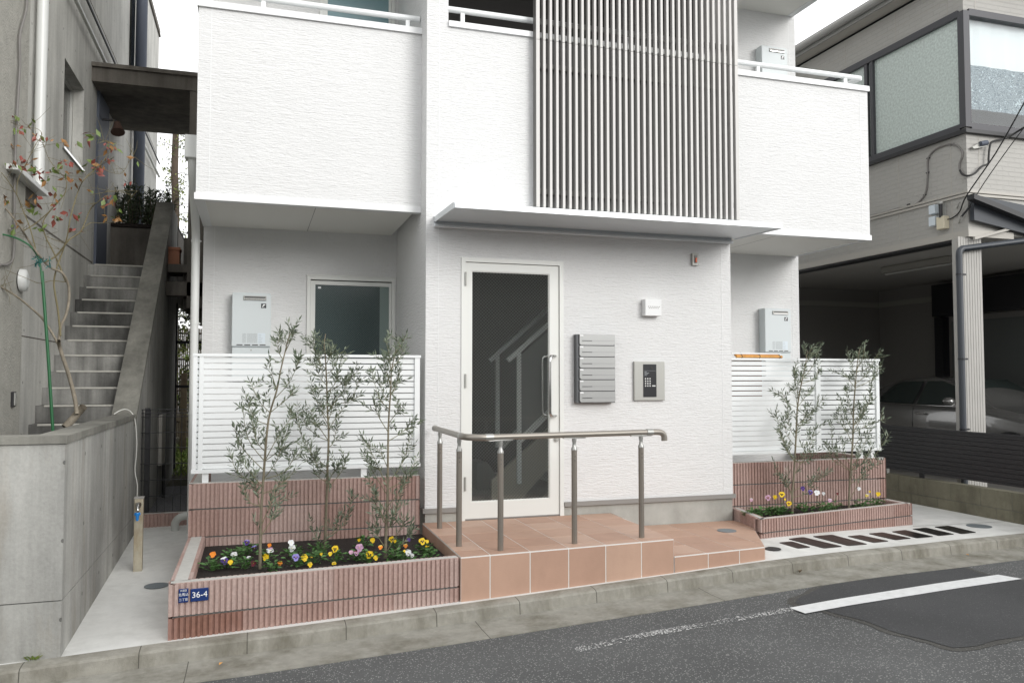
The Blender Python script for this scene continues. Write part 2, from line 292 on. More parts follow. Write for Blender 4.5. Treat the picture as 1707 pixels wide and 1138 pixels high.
# ------------------------------------------------------------------ mesh building
ORG = {}
def setp(o, label=None, cat=None, group=None, kind=None):
    if label: o['label'] = label
    if cat: o['category'] = cat
    if group: o['group'] = group
    if kind: o['kind'] = kind
    return o
def thing(name, label, cat, loc=(0, 0, 0), group=None):
    o = bpy.data.objects.new(name, None); col.objects.link(o); o.location = loc; o.empty_display_size = .1
    ORG[o] = Vector(loc); return setp(o, label, cat, group)
def bone(nm, m, par, *mbs):
    return [b.build(nm, m, par) for b in mbs]
class MB:
    def __init__(s): s.v = []; s.f = []; s.m = []; s.mats = []; s.smooth = []
    def mi(s, m):
        if m not in s.mats: s.mats.append(m)
        return s.mats.index(m)
    def face(s, pts, m=None, sm=False):
        b = len(s.v); s.v += [tuple(p) for p in pts]; s.f.append(list(range(b, b + len(pts)))); s.m.append(s.mi(m)); s.smooth.append(sm)
    def add(s, vs, fs, m=None, sm=False):
        b = len(s.v); s.v += [tuple(p) for p in vs]; k = s.mi(m)
        for f in fs: s.f.append([b + i for i in f]); s.m.append(k); s.smooth.append(sm)
        return s
    def hexa(s, c, m=None): # c: 4 bottom pts, 4 top pts
        return s.add(c, [(3, 2, 1, 0), (4, 5, 6, 7), (0, 1, 5, 4), (1, 2, 6, 5), (2, 3, 7, 6), (3, 0, 4, 7)], m)
    def box(s, x0, x1, y0, y1, z0, z1, m=None):
        x0, x1 = sorted((x0, x1)); y0, y1 = sorted((y0, y1)); z0, z1 = sorted((z0, z1))
        return s.hexa([(x0, y0, z0), (x1, y0, z0), (x1, y1, z0), (x0, y1, z0), (x0, y0, z1), (x1, y0, z1), (x1, y1, z1), (x0, y1, z1)], m)
    def ell(s, c, r, m=None):
        bm = bmesh.new(); bmesh.ops.create_icosphere(bm, subdivisions=3, radius=1); bm.verts.index_update()
        s.add([(c[0] + v.co.x * r[0], c[1] + v.co.y * r[1], c[2] + v.co.z * r[2]) for v in bm.verts], [[v.index for v in f.verts] for f in bm.faces], m, True); bm.free(); return s
    def bbox(s, x0, x1, y0, y1, z0, z1, r=.004, m=None): # chamfered box
        bm = bmesh.new(); bmesh.ops.create_cube(bm, size=1)
        for v in bm.verts: v.co = Vector(((x0 + x1) / 2 + v.co.x * (x1 - x0), (y0 + y1) / 2 + v.co.y * (y1 - y0), (z0 + z1) / 2 + v.co.z * (z1 - z0)))
        bmesh.ops.bevel(bm, geom=bm.edges[:], offset=r, segments=2, affect='EDGES', profile=.5)
        bm.verts.index_update(); s.add([v.co[:] for v in bm.verts], [[v.index for v in f.verts] for f in bm.faces], m); bm.free(); return s
    def prism(s, poly, z0, z1, m=None, zt=None): # poly CCW in plan
        n = len(poly); b = [(p[0], p[1], z0) for p in poly]; t = [(p[0], p[1], (zt[i] if zt else z1)) for i, p in enumerate(poly)]
        return s.add(b + t, [tuple(range(n - 1, -1, -1)), tuple(range(n, 2 * n))] + [(i, (i + 1) % n, n + (i + 1) % n, n + i) for i in range(n)], m)
    def extr(s, pts, d, m=None): # arbitrary polygon extruded along vector d
        n = len(pts); d = Vector(d); a = [Vector(p) for p in pts]; b = [p + d for p in a]
        return s.add([*a, *b], [tuple(range(n - 1, -1, -1)), tuple(range(n, 2 * n))] + [(i, (i + 1) % n, n + (i + 1) % n, n + i) for i in range(n)], m)
    def tube(s, path, r, m=None, seg=8, cap=True):
        path = [Vector(p) for p in path]; n = len(path); rs = r if isinstance(r, (list, tuple)) else [r] * n
        vs = []; up = None
        for i, p in enumerate(path):
            t = (path[min(i + 1, n - 1)] - path[max(i - 1, 0)])
            if t.length < 1e-9: t = Vector((0, 0, 1))
            t.normalize()
            if up is None: up = Vector((0, 0, 1)) if abs(t.z) < .9 else Vector((1, 0, 0))
            a = t.cross(up)
            if a.length < 1e-6: a = t.orthogonal()
            a.normalize(); b = a.cross(t).normalized(); up = b
            for k in range(seg):
                an = 2 * math.pi * k / seg; vs.append(p + (a * math.cos(an) + b * math.sin(an)) * rs[i])
        fs = [(i * seg + k, i * seg + (k + 1) % seg, (i + 1) * seg + (k + 1) % seg, (i + 1) * seg + k) for i in range(n - 1) for k in range(seg)]
        s.add(vs, fs, m, True)
        if cap:
            s.add(vs[:seg], [tuple(range(seg))], m); s.add(vs[-seg:], [tuple(range(seg - 1, -1, -1))], m)
        return s
    def cyl(s, c, r, h, m=None, seg=16, r2=None): return s.tube([c, (c[0], c[1], c[2] + h)], [r, r if r2 is None else r2], m, seg)
    def disc(s, c, r, h, m=None, seg=28, ry=None):
        poly = [(c[0] + r * math.cos(2 * math.pi * k / seg), c[1] + (ry or r) * math.sin(2 * math.pi * k / seg)) for k in range(seg)]
        return s.prism(poly, c[2], c[2] + h, m)
    def build(s, name, m, parent=None, label=None, cat=None, group=None, kind=None, merge=False):
        me = bpy.data.meshes.new(name)
        if parent is not None: org = ORG[parent]
        elif s.v:
            xs = [v[0] for v in s.v]; ys = [v[1] for v in s.v]; zs = [v[2] for v in s.v]
            org = Vector(((min(xs) + max(xs)) / 2, (min(ys) + max(ys)) / 2, min(zs)))
        else: org = Vector((0, 0, 0))
        me.from_pydata([(v[0] - org.x, v[1] - org.y, v[2] - org.z) for v in s.v], [], s.f)
        for mm in s.mats: me.materials.append(mm or m)
        me.polygons.foreach_set('material_index', s.m); me.polygons.foreach_set('use_smooth', s.smooth)
        if merge:
            bm = bmesh.new(); bm.from_mesh(me); bmesh.ops.remove_doubles(bm, verts=bm.verts, dist=1e-5); bmesh.ops.recalc_face_normals(bm, faces=bm.faces); bm.to_mesh(me); bm.free()
        me.update()
        o = bpy.data.objects.new(name, me); col.objects.link(o); ORG[o] = org
        if parent is not None: o.parent = parent
        else: o.location = org
        return setp(o, label, cat, group, kind)
def box(name, m, par, *a, **k): return MB().box(*a).build(name, m, par, **k)
def struct(mb, name, m): return mb.build(name, m, kind='structure')

# ================================================================== SETTING
g = MB()
for i in range(-12, 13):
    for j in range(-12, 13):
        pass
g.face([(-400, -400, -.6), (400, -400, -.6), (400, 400, -.6), (-400, 400, -.6)]); struct(g, 'ground', M_GRAVEL)
def grid_strip(xs, rows, zf):
    mb = MB(); vs = []; fs = []; nr = len(rows(xs[0]))
    for x in xs:
        for y in rows(x): vs.append((x, y, zf(x, y)))
    for i in range(len(xs) - 1):
        for j in range(nr - 1): a = i * nr + j; fs.append((a, a + nr, a + nr + 1, a + 1))
    mb.add(vs, fs); return mb
XS = [-8 + .25 * i for i in range(153)]
struct(grid_strip(XS, lambda x: [-22, -12, -8, -6, -5, -4, -3.4, -3, -2.7, kerb_y(x) - .75, kerb_y(x) - .49], lambda x, y: road_z(x, y)), 'road', M_ASPH)
struct(grid_strip([x for x in XS if -3 < x < 14.1], lambda x: [kerb_y(x), kerb_y(x) + .2, -.5, 0, .5, 1, 1.5, 2.0, 9], apron_z), 'concrete_apron', M_APRON)
# gutter pan and kerb as swept sections
def sweep(sec):
    mb = MB(); vs = []; fs = []; n = len(sec(0))
    for x in XS:
        for dy, z in sec(x): vs.append((x, kerb_y(x) + dy, z))
    for i in range(len(XS) - 1):
        for j in range(n - 1): a = i * n + j; fs.append((a, a + 1, a + n + 1, a + n))
    mb.add(vs, fs, None, False); return mb
struct(sweep(lambda x: [(-.10, kerb_z(x) - .16), (-.10, kerb_z(x) - .088), (-.3, kerb_z(x) - .094), (-.492, kerb_z(x) - .0905), (-.492, kerb_z(x) - .13)]), 'gutter', M_GUT)
def ksec(x):
    z = kerb_z(x); low = itp(x, [5.6, 6.1], [0, .0])
    return [(.012, z - .1), (.012, z + .001), (0, z + .004), (-.06, z + .002), (-.100, z - .004), (-.113, z - .016), (-.124, z - .092), (-.122, z - .15)]
struct(sweep(ksec), 'kerb', M_KERB)
# asphalt patch, seal band, painted lines
def rp(px, py, dz=0):
    z = -.1
    for _ in range(25):
        q = P(px, py, Z=z); z = road_z(q.x, q.y) + dz
    return q
patch_px = [(1372, 976.5), (1325, 1004), (1400, 1024), (1455, 1040), (1530, 1066), (1592, 1081), (1640, 1074), (1707, 1060), (1860, 1030), (1850, 965), (1707, 968), (1640, 957.5), (1600, 943.5), (1480, 961)]
pp = [rp(*a) for a in patch_px]
cx = sum(p.x for p in pp) / len(pp); cy = sum(p.y for p in pp) / len(pp)
def densify(pts, n=6, amp=.012, seed=0):
    out = []
    for i in range(len(pts)):
        a, b = pts[i], pts[(i + 1) % len(pts)]
        for k in range(n):
            t = k / n; x = a[0] + (b[0] - a[0]) * t; y = a[1] + (b[1] - a[1]) * t
            out.append((x + amp * noise.noise((x * 5, y * 5, seed)), y + amp * noise.noise((x * 5, y * 5, seed + 9))))
    return out
dp_ = densify([(p.x, p.y) for p in pp], 12, .03)
def sheet(poly, dz, name, m, kind='structure'):
    mb = MB(); mb.face([(x, y, road_z(x, y) + dz) for x, y in poly]); return mb.build(name, m, kind=kind)
def tess(poly, dz, name, m):
    bm = bmesh.new(); vs_ = [bm.verts.new((x, y, road_z(x, y) + dz)) for x, y in poly]; bm.faces.new(vs_)
    bmesh.ops.triangulate(bm, faces=bm.faces[:]); mb = MB(); bm.verts.index_update()
    mb.add([v.co[:] for v in bm.verts], [[v.index for v in f.verts] for f in bm.faces]); bm.free()
    o = mb.build(name, m, kind='structure'); return o
out = []
n_ = len(dp_)
for i, (x, y) in enumerate(dp_):
    a = Vector(dp_[i - 1]); b = Vector(dp_[(i + 1) % n_]); t = (b - a).normalized(); nrm = Vector((t.y, -t.x))
    if (Vector((x, y)) - Vector((cx, cy))).dot(nrm) < 0: nrm = -nrm
    out.append((x + nrm.x * (.05 + .03 * noise.noise((x * 9, y * 9, 3))), min(y + nrm.y * (.05 + .03 * noise.noise((x * 9, y * 9, 3))), kerb_y(x) - .5)))
tess(out, .0025, 'asphalt_patch_edge', M_SEAL); tess([(x, min(y, kerb_y(x) - .505)) for x, y in dp_], .005, 'asphalt_patch', M_PATCH)
M_LINE = mat('road_paint', (.72, .73, .73), .6, vary=.06, vscale=20, bump=.4, bscale=(120, 120, 120), dark=(.45, .45, .44), dscale=9, damt=.35)
lp = [rp(*a, .014) for a in ((1315.6, 1011), (1342.4, 1020.4), (1704, 963), (1663.7, 956))]
mb = MB(); 
for k in range(12):
    t0, t1 = k / 12, (k + 1) / 12
    a = lp[0].lerp(lp[3], t0); b = lp[1].lerp(lp[2], t0); c = lp[1].lerp(lp[2], t1); d = lp[0].lerp(lp[3], t1)
    mb.face([(p.x, p.y, road_z(p.x, p.y) + .009) for p in (a, b, c, d)])
mb.build('painted_line', M_LINE, kind='structure')
def worn_paint():
    m = bpy.data.materials.new('worn_road_paint'); m.use_nodes = True; n, l = m.node_tree.nodes, m.node_tree.links; b = n['Principled BSDF']
    b.inputs['Base Color'].default_value = (.6, .6, .59, 1); b.inputs['Roughness'].default_value = .8
    g = n.new('ShaderNodeNewGeometry'); t = n.new('ShaderNodeTexNoise'); t.inputs['Scale'].default_value = 75; t.inputs['Detail'].default_value = 5; l.new(g.outputs['Position'], t.inputs['Vector'])
    t2 = n.new('ShaderNodeTexNoise'); t2.inputs['Scale'].default_value = 2.2; l.new(g.outputs['Position'], t2.inputs['Vector'])
    s = math_n(n, l, 'ADD', t.outputs['Fac'], math_n(n, l, 'MULTIPLY', t2.outputs['Fac'], .5))
    l.new(math_n(n, l, 'GREATER_THAN', s, .83), b.inputs['Alpha']); return m
mb = MB(); a = [rp(*q, .006) for q in ((960, 1082), (1080, 1056), (1200, 1035.5), (1320, 1014))]
for i in range(3):
    for k in range(4):
        t0, t1 = k / 4, (k + 1) / 4
        p, q = a[i].lerp(a[i + 1], t0), a[i].lerp(a[i + 1], t1); wd = .042
        mb.face([(p.x, p.y - wd, road_z(p.x, p.y) + .005), (q.x, q.y - wd, road_z(q.x, q.y) + .005), (q.x, q.y + wd, road_z(q.x, q.y) + .005), (p.x, p.y + wd, road_z(p.x, p.y) + .005)])
mb.build('worn_painted_line', worn_paint(), kind='structure')

# ================================================================== APARTMENT BUILDING
XL, XR, XBL, XBR = -.489, 6.41, 1.421, 4.468
YB, YC = 1.53, .24
Z2, ZT, Z3 = 3.04, 4.672, 6.06
apt = thing('apartment_building', 'white textured apartment block with balconies, slatted screen and glass entrance door', 'building', (3, 3, 0))
DX0, DX1, DZ0, DZ1 = 1.739, 2.703, .30, 2.612
# entrance block
m = MB(); T = .16
m.box(XBL, DX0, 0, T, .42, Z2); m.box(DX1, XBR, 0, T, .42, Z2); m.box(DX0, DX1, 0, T, DZ1, Z2)
m.box(XBL, 1.615, 0, T, Z2, 8); m.box(1.615, 2.43, 0, T, Z2, ZT); m.box(4.2, XBR, 0, T, ZT + .001, 8); m.box(1.615, 4.2, 0, T, 6.3, 8)
m.box(2.43, XBR, .012, T, Z2, ZT)
m.box(XBL, XBL + .15, T, YB, .42, 8); m.box(XBR - .15, XBR, T, YB, .42, 8)
m.build('entrance_wall', M_SIDE, apt)
MB().box(2.43, XBR - .002, -.006, .011, Z2 + .02, ZT - .002).build('accent_panel', M_ACC, apt)
bone('foundation', M_FOUND, apt, MB().box(XBL + .004, DX0 - .002, .006, T, -.1, .38).box(XBL + .004, XBL + .15, T, YB, -.1, .38), MB().box(DX1 + .002, XBR - .004, .006, T, -.1, .38).box(XBR - .15, XBR - .004, T, YB, -.1, .38))
bone('base_flashing', M_TAUPE, apt, MB().box(XBL - .02, DX0 - .003, -.022, .03, .38, .42).box(XBL - .02, XBL + .03, .03, .6, .38, .42), MB().box(DX1 + .003, XBR + .02, -.022, .03, .38, .42).box(XBR - .03, XBR + .02, .03, .6, .38, .42))
# main walls at the recess
WX0, WX1, WZ0, WZ1 = .505, 1.403, 1.15, 2.583
UX0, UX1, UZ0, UZ1 = .60, 1.38, 4.05, 5.9
m = MB()
m.box(XL, WX0, YB, YB + .15, .12, Z3); m.box(WX1, XBL + .15, YB, YB + .15, .12, UZ0 + .001 - .001); m.box(WX0, WX1, YB, YB + .15, .12, WZ0); m.box(WX0, WX1, YB, YB + .15, WZ1, UZ0)
m.box(WX0, UX0, YB, YB + .15, UZ0, Z3); m.box(UX1, XBL + .15, YB, YB + .15, UZ0, Z3); m.box(UX0, UX1, YB, YB + .15, UZ1, Z3)
m.box(XBL + .15, XBR - .15, YB, YB + .15, 2.96, Z3); m.box(XBR - .15, XR, YB, YB + .15, .12, Z3); m.box(XL, XR, YB, YB + .15, Z3, 8.3)
m.box(XL, XL + .15, YB + .15, 5.4, .12, 8.3); m.box(XR - .15, XR, YB + .15, 5.4, .12, 8.3); m.box(XL, XR, 5.4, 5.55, .12, 8.3)
m.build('main_wall', M_SIDE, apt)
MB().box(XL - .2, XR + .2, -.2, 5.7, 8.3, 8.42).build('roof', M_TAUPE, apt)
MB().box(XL + .005, XR - .005, YB + .006, 5.4, -.2, .115).build('rear_foundation', M_FOUND, apt)
# thin panel seams
bone('panel_seam', M_WHITE, apt, MB().box(1.53, 1.535, -.0025, .004, .43, 8), MB().box(XBR - .105, XBR - .1, -.0025, .004, .43, 2.86), MB().box(XL + .1, XL + .105, YB - .0025, YB + .004, .2, Z2 - .01), MB().box(XR - .1, XR - .095, YB - .0025, YB + .004, .2, Z2 - .01), MB().box(XR - .1, XR - .095, YB - .0025, YB + .004, ZT, Z3))
def balcony(x0, x1, z0, z1, rail=True, seam=None, inner='left'):
    b = MB(); t = .12
    b.box(x0, x1, YC, YC + t, z0 + .05, z1)
    if inner == 'right': b.box(x0, x0 + t, YC + t, YB, z0 + .05, z1)
    else: b.box(x1 - t, x1, YC + t, YB, z0 + .05, z1)
    bal = b.build('balcony_wall', M_SIDE, apt)
    s = MB(); s.box(x0 + .06, x1 - .06, YC + .06, YB, z0, z0 + .14); s.build('soffit', M_SOFF, bal)
    s = MB(); ov = .012
    xa, xb = (x0 - ov, x1 - .001) if inner == 'right' else (x0 + .001, x1 + ov)
    s.box(xa, xb, YC - ov, YC + .07, z0 - .006, z0 + .05)
    if inner == 'right': s.box(xa, x0 + .07, YC + .07, YB, z0 - .006, z0 + .05)
    else: s.box(x1 - .07, xb, YC + .07, YB, z0 - .006, z0 + .05)
    s.build('drip_edge', M_WHITE, bal)
    s = MB(); s.box(xa, xb, YC - .022, YC + t + .02, z1, z1 + .055)
    s.box(xa, xb, YC - .024, YC - .0225, z1 - .002, z1 + .022)
    if inner == 'right': s.box(xa, x0 + t + .02, YC + t + .02, YB, z1, z1 + .055)
    else: s.box(x1 - t - .02, xb, YC + t + .02, YB, z1, z1 + .055)
    s.build('coping', M_WHITE, bal)
    xs = x0 + .1 if inner == 'right' else x1 - .105
    MB().box(xs, xs + .005, YC - .0025, YC + .004, z0 + .06, z1 - .003).build('panel_seam', M_WHITE, bal)
    if seam: MB().box(seam, seam + .005, YC + .08, YB, z0 - .001, z0 + .004).build('soffit_joint', M_TAUPE, bal)
    if rail:
        r = MB(); zr = z1 + .165; y = YC + .06
        ra, rb = (x0 - .02, x1 - .01) if inner == 'right' else (x0 + .02, x1 - .04)
        r.tube([(ra, y, zr), (rb, y, zr)], .027, None, 12)
        if inner != 'right': r.tube([(x1 - .04, y, zr), (x1 - .04, YB, zr)], .027, None, 12)
        else: r.tube([(x0 + .05, y, zr), (x0 + .05, YB, zr)], .027, None, 12)
        k = (x0 + .08, x0 + .42 + .1, x1 - .12) if inner == 'right' else (x0 + .55, x1 - .24)
        for x in k: r.box(x - .018, x + .018, y - .012, y + .012, z1 + .05, zr)
        r.build('railing', M_ALU, bal)
balcony(-.482, XBL, Z2, ZT, True, .498, 'right'); balcony(XBR, 6.365, Z2, ZT, True, 5.23, 'left')
balcony(-.482, XBL, Z3, 7.7, True, None, 'right'); balcony(XBR, 6.365, Z3, 7.7, True, None, 'left')
# centre loggia coping + railing + dark inside
m = MB(); m.box(1.616, 4.199, -.024, T + .02, ZT, ZT + .05); m.build('loggia_coping', M_WHITE, apt)
m = MB(); m.tube([(1.616, .05, 4.855), (4.199, .05, 4.855)], .027, None, 12)
for x in (1.756, 2.6, 3.4, 4.0): m.box(x - .018, x + .018, .038, .062, ZT + .05, 4.85)
m.build('loggia_railing', M_ALU, apt)
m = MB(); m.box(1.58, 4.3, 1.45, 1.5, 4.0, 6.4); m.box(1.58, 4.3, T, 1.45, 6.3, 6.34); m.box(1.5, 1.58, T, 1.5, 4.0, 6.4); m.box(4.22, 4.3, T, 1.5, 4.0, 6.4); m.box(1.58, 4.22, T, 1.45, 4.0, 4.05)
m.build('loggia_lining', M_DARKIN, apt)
m = MB(); m.disc((2.35, .8, 6.27), .09, .03); m.build('ceiling_light', M_BLACK, apt)
# slatted screen
m = MB(); SX0, SX1, nS = 2.425, 4.497, 34; ys = -.075
for i in range(nS):
    x = SX0 + (SX1 - SX0) * i / (nS - 1); wd = .0115 if 0 < i < nS - 1 else .017
    m.box(x - wd, x + wd, ys - .028, ys + .022, 3.085, 4.62 - .002); m.box(x - wd, x + wd, ys - .028, ys + .022, 4.622, 8.0)
m.build('screen_slats', M_SLAT, apt)
m = MB()
for z in (3.22, 3.88 + .5, 4.79, 5.6, 6.6): m.box(SX0 - .017, SX1 + .017, ys + .023, ys + .048, z, z + .045)
for z in (3.25, 4.40, 5.6):
    for x in (2.5, 3.46, 4.42): m.box(x - .02, x + .02, ys + .048, .0 if z < 4 else -.007, z, z + .03)
m.box(SX0 - .02, SX0 + .0, ys - .023, ys + .05, 3.083, 8)
m.build('screen_rail', mat('screen_back_rail', (.16, .155, .148), .5, metal=.2), apt)
# canopy: thin metal slab
m = MB(); 
CL, CR = 1.50, 4.505; zf, zb, yf = 2.905, 2.925, -.76
m.hexa([(CL, yf, zf - .012), (CR, yf - .0, zf - .012), (CR, -.03, zb - .012), (CL, -.03, zb - .012), (CL, yf, zf + .022), (CR, yf, zf + .022), (CR, -.03, zb + .022), (CL, -.03, zb + .022)])
can = m.build('canopy', M_CANOPY, apt)
m = MB(); m.box(CL - .006, CR + .006, yf - .014, yf, zf - .018, zf + .026); m.hexa([(CL - .012, yf, zf - .02), (CL, yf, zf - .02), (CL, -.02, zb - .02), (CL - .012, -.02, zb - .02), (CL - .012, yf, zf + .03), (CL, yf, zf + .03), (CL, -.02, zb + .03), (CL - .012, -.02, zb + .03)])
m.hexa([(CR, yf, zf - .02), (CR + .012, yf, zf - .02), (CR + .012, -.02, zb - .02), (CR, -.02, zb - .02), (CR, yf, zf + .03), (CR + .012, yf, zf + .03), (CR + .012, -.02, zb + .03), (CR, -.02, zb + .03)])
m.build('canopy_edge', M_CANOPY, can)
m = MB(); m.box(CL - .012, XBR - .002, -.03, -.001, 2.868, 2.96); m.tube([(CL - .012, -.045, 2.873), (XBR - .002, -.045, 2.873)], .016, None, 10); m.build('wall_bracket', M_CANOPY, can)

# ---- windows
def window(name, x0, x1, z0, z1, y, pane_m, split=None, rb=.10):
    f = MB(); ft = .035
    f.box(x0, x0 + ft, y - .02, y + .1, z0, z1); f.box(x1 - ft, x1, y - .02, y + .1, z0, z1); f.box(x0 + ft, x1 - ft, y - .02, y + .1, z1 - ft, z1); f.box(x0 + ft, x1 - ft, y - .02, y + .1, z0, z0 + ft)
    f.box(x0 - .008, x1 + .008, y - .026, y - .001, z1 + .001, z1 + .012)
    fr = f.build(name, M_SASH, apt)
    s = MB(); a, b_ = x0 + ft + .002, x1 - ft - .002; st = .042
    s.box(a, a + rb, y - .008, y + .05, z0 + ft, z1 - ft - .012); s.box(b_ - st * .6, b_, y - .008, y + .05, z0 + ft, z1 - ft - .012)
    s.box(a + rb, b_ - st * .6, y - .008, y + .05, z1 - ft - .04 - .012, z1 - ft - .012); s.box(a + rb, b_ - st * .6, y - .008, y + .05, z0 + ft, z0 + ft + .04); s.build('sash', M_SASH, fr)
    MB().box(a + rb, b_ - st * .6, y + .012, y + .018, z0 + ft + .04, z1 - ft - .052).build('pane', pane_m, fr)
    if pane_m is M_WGLASS: MB().box(b_ - st * .6 - .095, b_ - st * .6, y + .009, y + .0115, z0 + ft + .04, z1 - ft - .052).build('pane_edge', M_EGLASS, fr)
    MB().box(x0, x1, y + .3, y + .32, z0, z1).build('curtain', M_DARKIN, fr)
    return fr
window('window', WX0, WX1, WZ0, WZ1, YB, M_WGLASS, rb=.045)
fr = window('window', UX0, UX1, UZ0, UZ1, YB, M_WGLASS2, rb=.045)
MB().box(WX0 + .11, WX0 + .14, YB + .0105, YB + .0115, WZ1 - .125, WZ1 - .105).build('glass_sticker', M_WHITE, apt)

# ---- entrance door
door = MB(); ft = .038
door.box(DX0, DX0 + ft, -.012, .11, DZ0, DZ1); door.box(DX1 - ft, DX1, -.012, .11, DZ0, DZ1); door.box(DX0 + ft, DX1 - ft, -.012, .11, DZ1 - ft, DZ1)
door = door.build('door', M_SASH, apt)
a0, a1, b0, b1 = DX0 + ft + .004, DX1 - ft - .004, DZ0 + .012, DZ1 - ft - .005
GX0, GX1, GZ0, GZ1 = 1.835, 2.572, .455, 2.497
m = MB(); m.box(a0, GX0, .004, .05, b0, b1); m.box(GX1, a1, .004, .05, b0, b1); m.box(GX0, GX1, .004, .05, b0, GZ0); m.box(GX0, GX1, .004, .05, GZ1, b1)
leaf = m.build('door_leaf', M_SASH, door)
m = MB(); 
for x0_, x1_, z0_, z1_ in ((GX0, GX0 + .008, GZ0, GZ1), (GX1 - .008, GX1, GZ0, GZ1), (GX0 + .008, GX1 - .008, GZ0, GZ0 + .008), (GX0 + .008, GX1 - .008, GZ1 - .008, GZ1)): m.box(x0_, x1_, .012, .0405, z0_, z1_)
m.build('glazing_bead', M_SASH, door)
MB().box(GX0 + .008, GX1 - .008, .022, .028, GZ0 + .008, GZ1 - .008).build('pane', M_DGLASS, door)
MB().box(DX0 + ft, DX1 - ft, .0, .12, DZ0 + .001, DZ0 + .010).build('threshold', M_TAUPE, door)
hx = GX1 + .035
def handle(y, s): 
    zt, zb_ = 1.745, 1.20; p = []
    for k in range(7):
        an = math.pi / 2 * k / 6; p.append((hx - .055 * math.sin(an) * 1, y - s * (.02 + .04 * math.sin(an)), zt - .03 * (1 - math.cos(an))))
    return p
m = MB(); m.tube([(hx + .02, .003, 1.745), (hx - .02, -.045, 1.745), (hx - .045, -.062, 1.742), (hx - .058, -.070, 1.722), (hx - .060, -.072, 1.69), (hx - .060, -.072, 1.25), (hx - .058, -.070, 1.225), (hx - .045, -.062, 1.205), (hx - .02, -.045, 1.202), (hx + .02, .003, 1.202)], .0125, None, 12)
m.build('handle', M_CHROME, door)
m = MB(); m.tube([(hx + .02, .052, 1.745), (hx - .02, .10, 1.745), (hx - .045, .12, 1.742), (hx - .058, .125, 1.722), (hx - .060, .127, 1.69), (hx - .060, .127, 1.25), (hx - .058, .125, 1.225), (hx - .045, .12, 1.205), (hx - .02, .10, 1.202), (hx + .02, .052, 1.202)], .0125, None, 12)
m.build('inner_handle', M_CHROME, door)
m = MB(); m.tube([(2.632, .004, .99), (2.632, -.012, .99)], .022, None, 16); m.tube([(2.632, -.012, .99), (2.632, -.018, .99)], .012, None, 12); m.build('lock', M_STEEL, door)
for z in (2.42, 1.52, .62):
    m = MB(); m.tube([(DX0 + ft - .002, -.018, z - .06), (DX0 + ft - .002, -.018, z + .06)], .009, None, 8); m.build('hinge', M_STEEL, door)
# ---- entrance hall behind the glass
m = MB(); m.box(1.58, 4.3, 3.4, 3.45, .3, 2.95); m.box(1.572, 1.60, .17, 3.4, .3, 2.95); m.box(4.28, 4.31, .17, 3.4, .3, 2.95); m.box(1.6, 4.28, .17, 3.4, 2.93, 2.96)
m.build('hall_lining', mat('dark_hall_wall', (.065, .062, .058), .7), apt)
MB().box(1.6, 4.28, .125, 3.4, .26, .297).build('hall_floor', mat('hall_floor', (.30, .29, .265), .6, vary=.2), apt)
stc = MB(); stb = MB()
def strip(px0, px1, wd, y, th, m_):
    a, b_ = P(*px0, Y=y), P(*px1, Y=y); d = (b_ - a).normalized(); nrm = Vector((-d.z, 0, d.x)) * wd / 2
    (stb if y > 1.2 else stc).extr([a - nrm, b_ - nrm, b_ + nrm, a + nrm], (0, th, 0), m_)
M_ST = mat('stair_white_steel', (.82, .86, .84), .45); M_STS = mat('stair_stringer', (.36, .34, .27), .6); M_STM = mat('stair_mesh', (.17, .18, .175), .6)
strip((847, 601), (960, 500), .045, .80, .03, M_ST); strip((817, 601), (960, 474), .045, 1.5, .03, M_ST)
strip((865.5, 585), (866, 806), .045, .81, .03, M_ST); strip((829.5, 590), (830, 745), .045, 1.51, .03, M_ST)
strip((866, 735), (960, 645), .06, .82, .02, M_ST)
strip((838, 745), (935, 640), .045, 1.52, .02, M_ST)
a = [P(*q, Y=.86) for q in ((868, 730), (960, 640), (960, 512), (868, 592))]; stc.extr(a, (0, .01, 0), M_STM)
a = [P(*q, Y=.90) for q in ((820, 835), (820, 800), (960, 672), (960, 730), (868, 832))]; stc.extr(a, (0, .05, 0), M_STS)
a = [P(*q, Y=1.9) for q in ((795, 835), (795, 770), (812, 770), (860, 835))]; stb.extr(a, (0, .4, 0), M_STM)
stc.build('staircase', M_ST, apt); stb.build('rear_railing', M_ST, apt)

# ================================================================== WALL-MOUNTED THINGS
mbx = thing('mailbox_bank', 'bank of six stacked grey metal mailboxes on the wall right of the door', 'mailboxes', (3.0, 0, 1.31))
mx0, mx1, my = 2.83, 3.186, -.085
MB().box(2.806, mx1, my + .016, -.001, 1.318, 1.944).build('body', M_MAILD, mbx)
hh = (1.944 - 1.318) / 6
for k in range(6):
    z0 = 1.318 + k * hh + .006; z1 = 1.318 + (k + 1) * hh - .0015
    m = MB(); r = .02; poly = [(mx0, z1), (mx0, z0 + r)] + [(mx0 + r - r * math.cos(t), z0 + r - r * math.sin(t)) for t in [math.pi / 2 * j / 5 for j in range(1, 6)]] \
        + [(mx1 - .004 - r + r * math.sin(t), z0 + r - r * math.cos(t)) for t in [math.pi / 2 * j / 5 for j in range(0, 6)]] + [(mx1 - .004, z1)]
    m.extr([(x, my, z) for x, z in poly], (0, .014, 0)); d = m.build('mailbox_door', M_MAIL, mbx)
    MB().box(mx0 + .024, mx0 + .122, my - .0015, my + .001, z0 + .036, z0 + .0415).build('slot', M_BLACK, d)
    MB().box(mx0 + .122, mx1 - .006, my - .0008, my + .001, z0 + .039, z0 + .0402).build('seam', M_MAILD, d)
    MB().box(mx0 + .002, mx0 + .036, my - .0018, my + .001, z1 - .016, z1 - .003).build('name_tag', M_WHITE, d)
ic = thing('intercom_panel', 'brushed metal intercom plate with black keypad screen, between mailboxes and wall corner', 'intercom', (3.56, 0, 1.33))
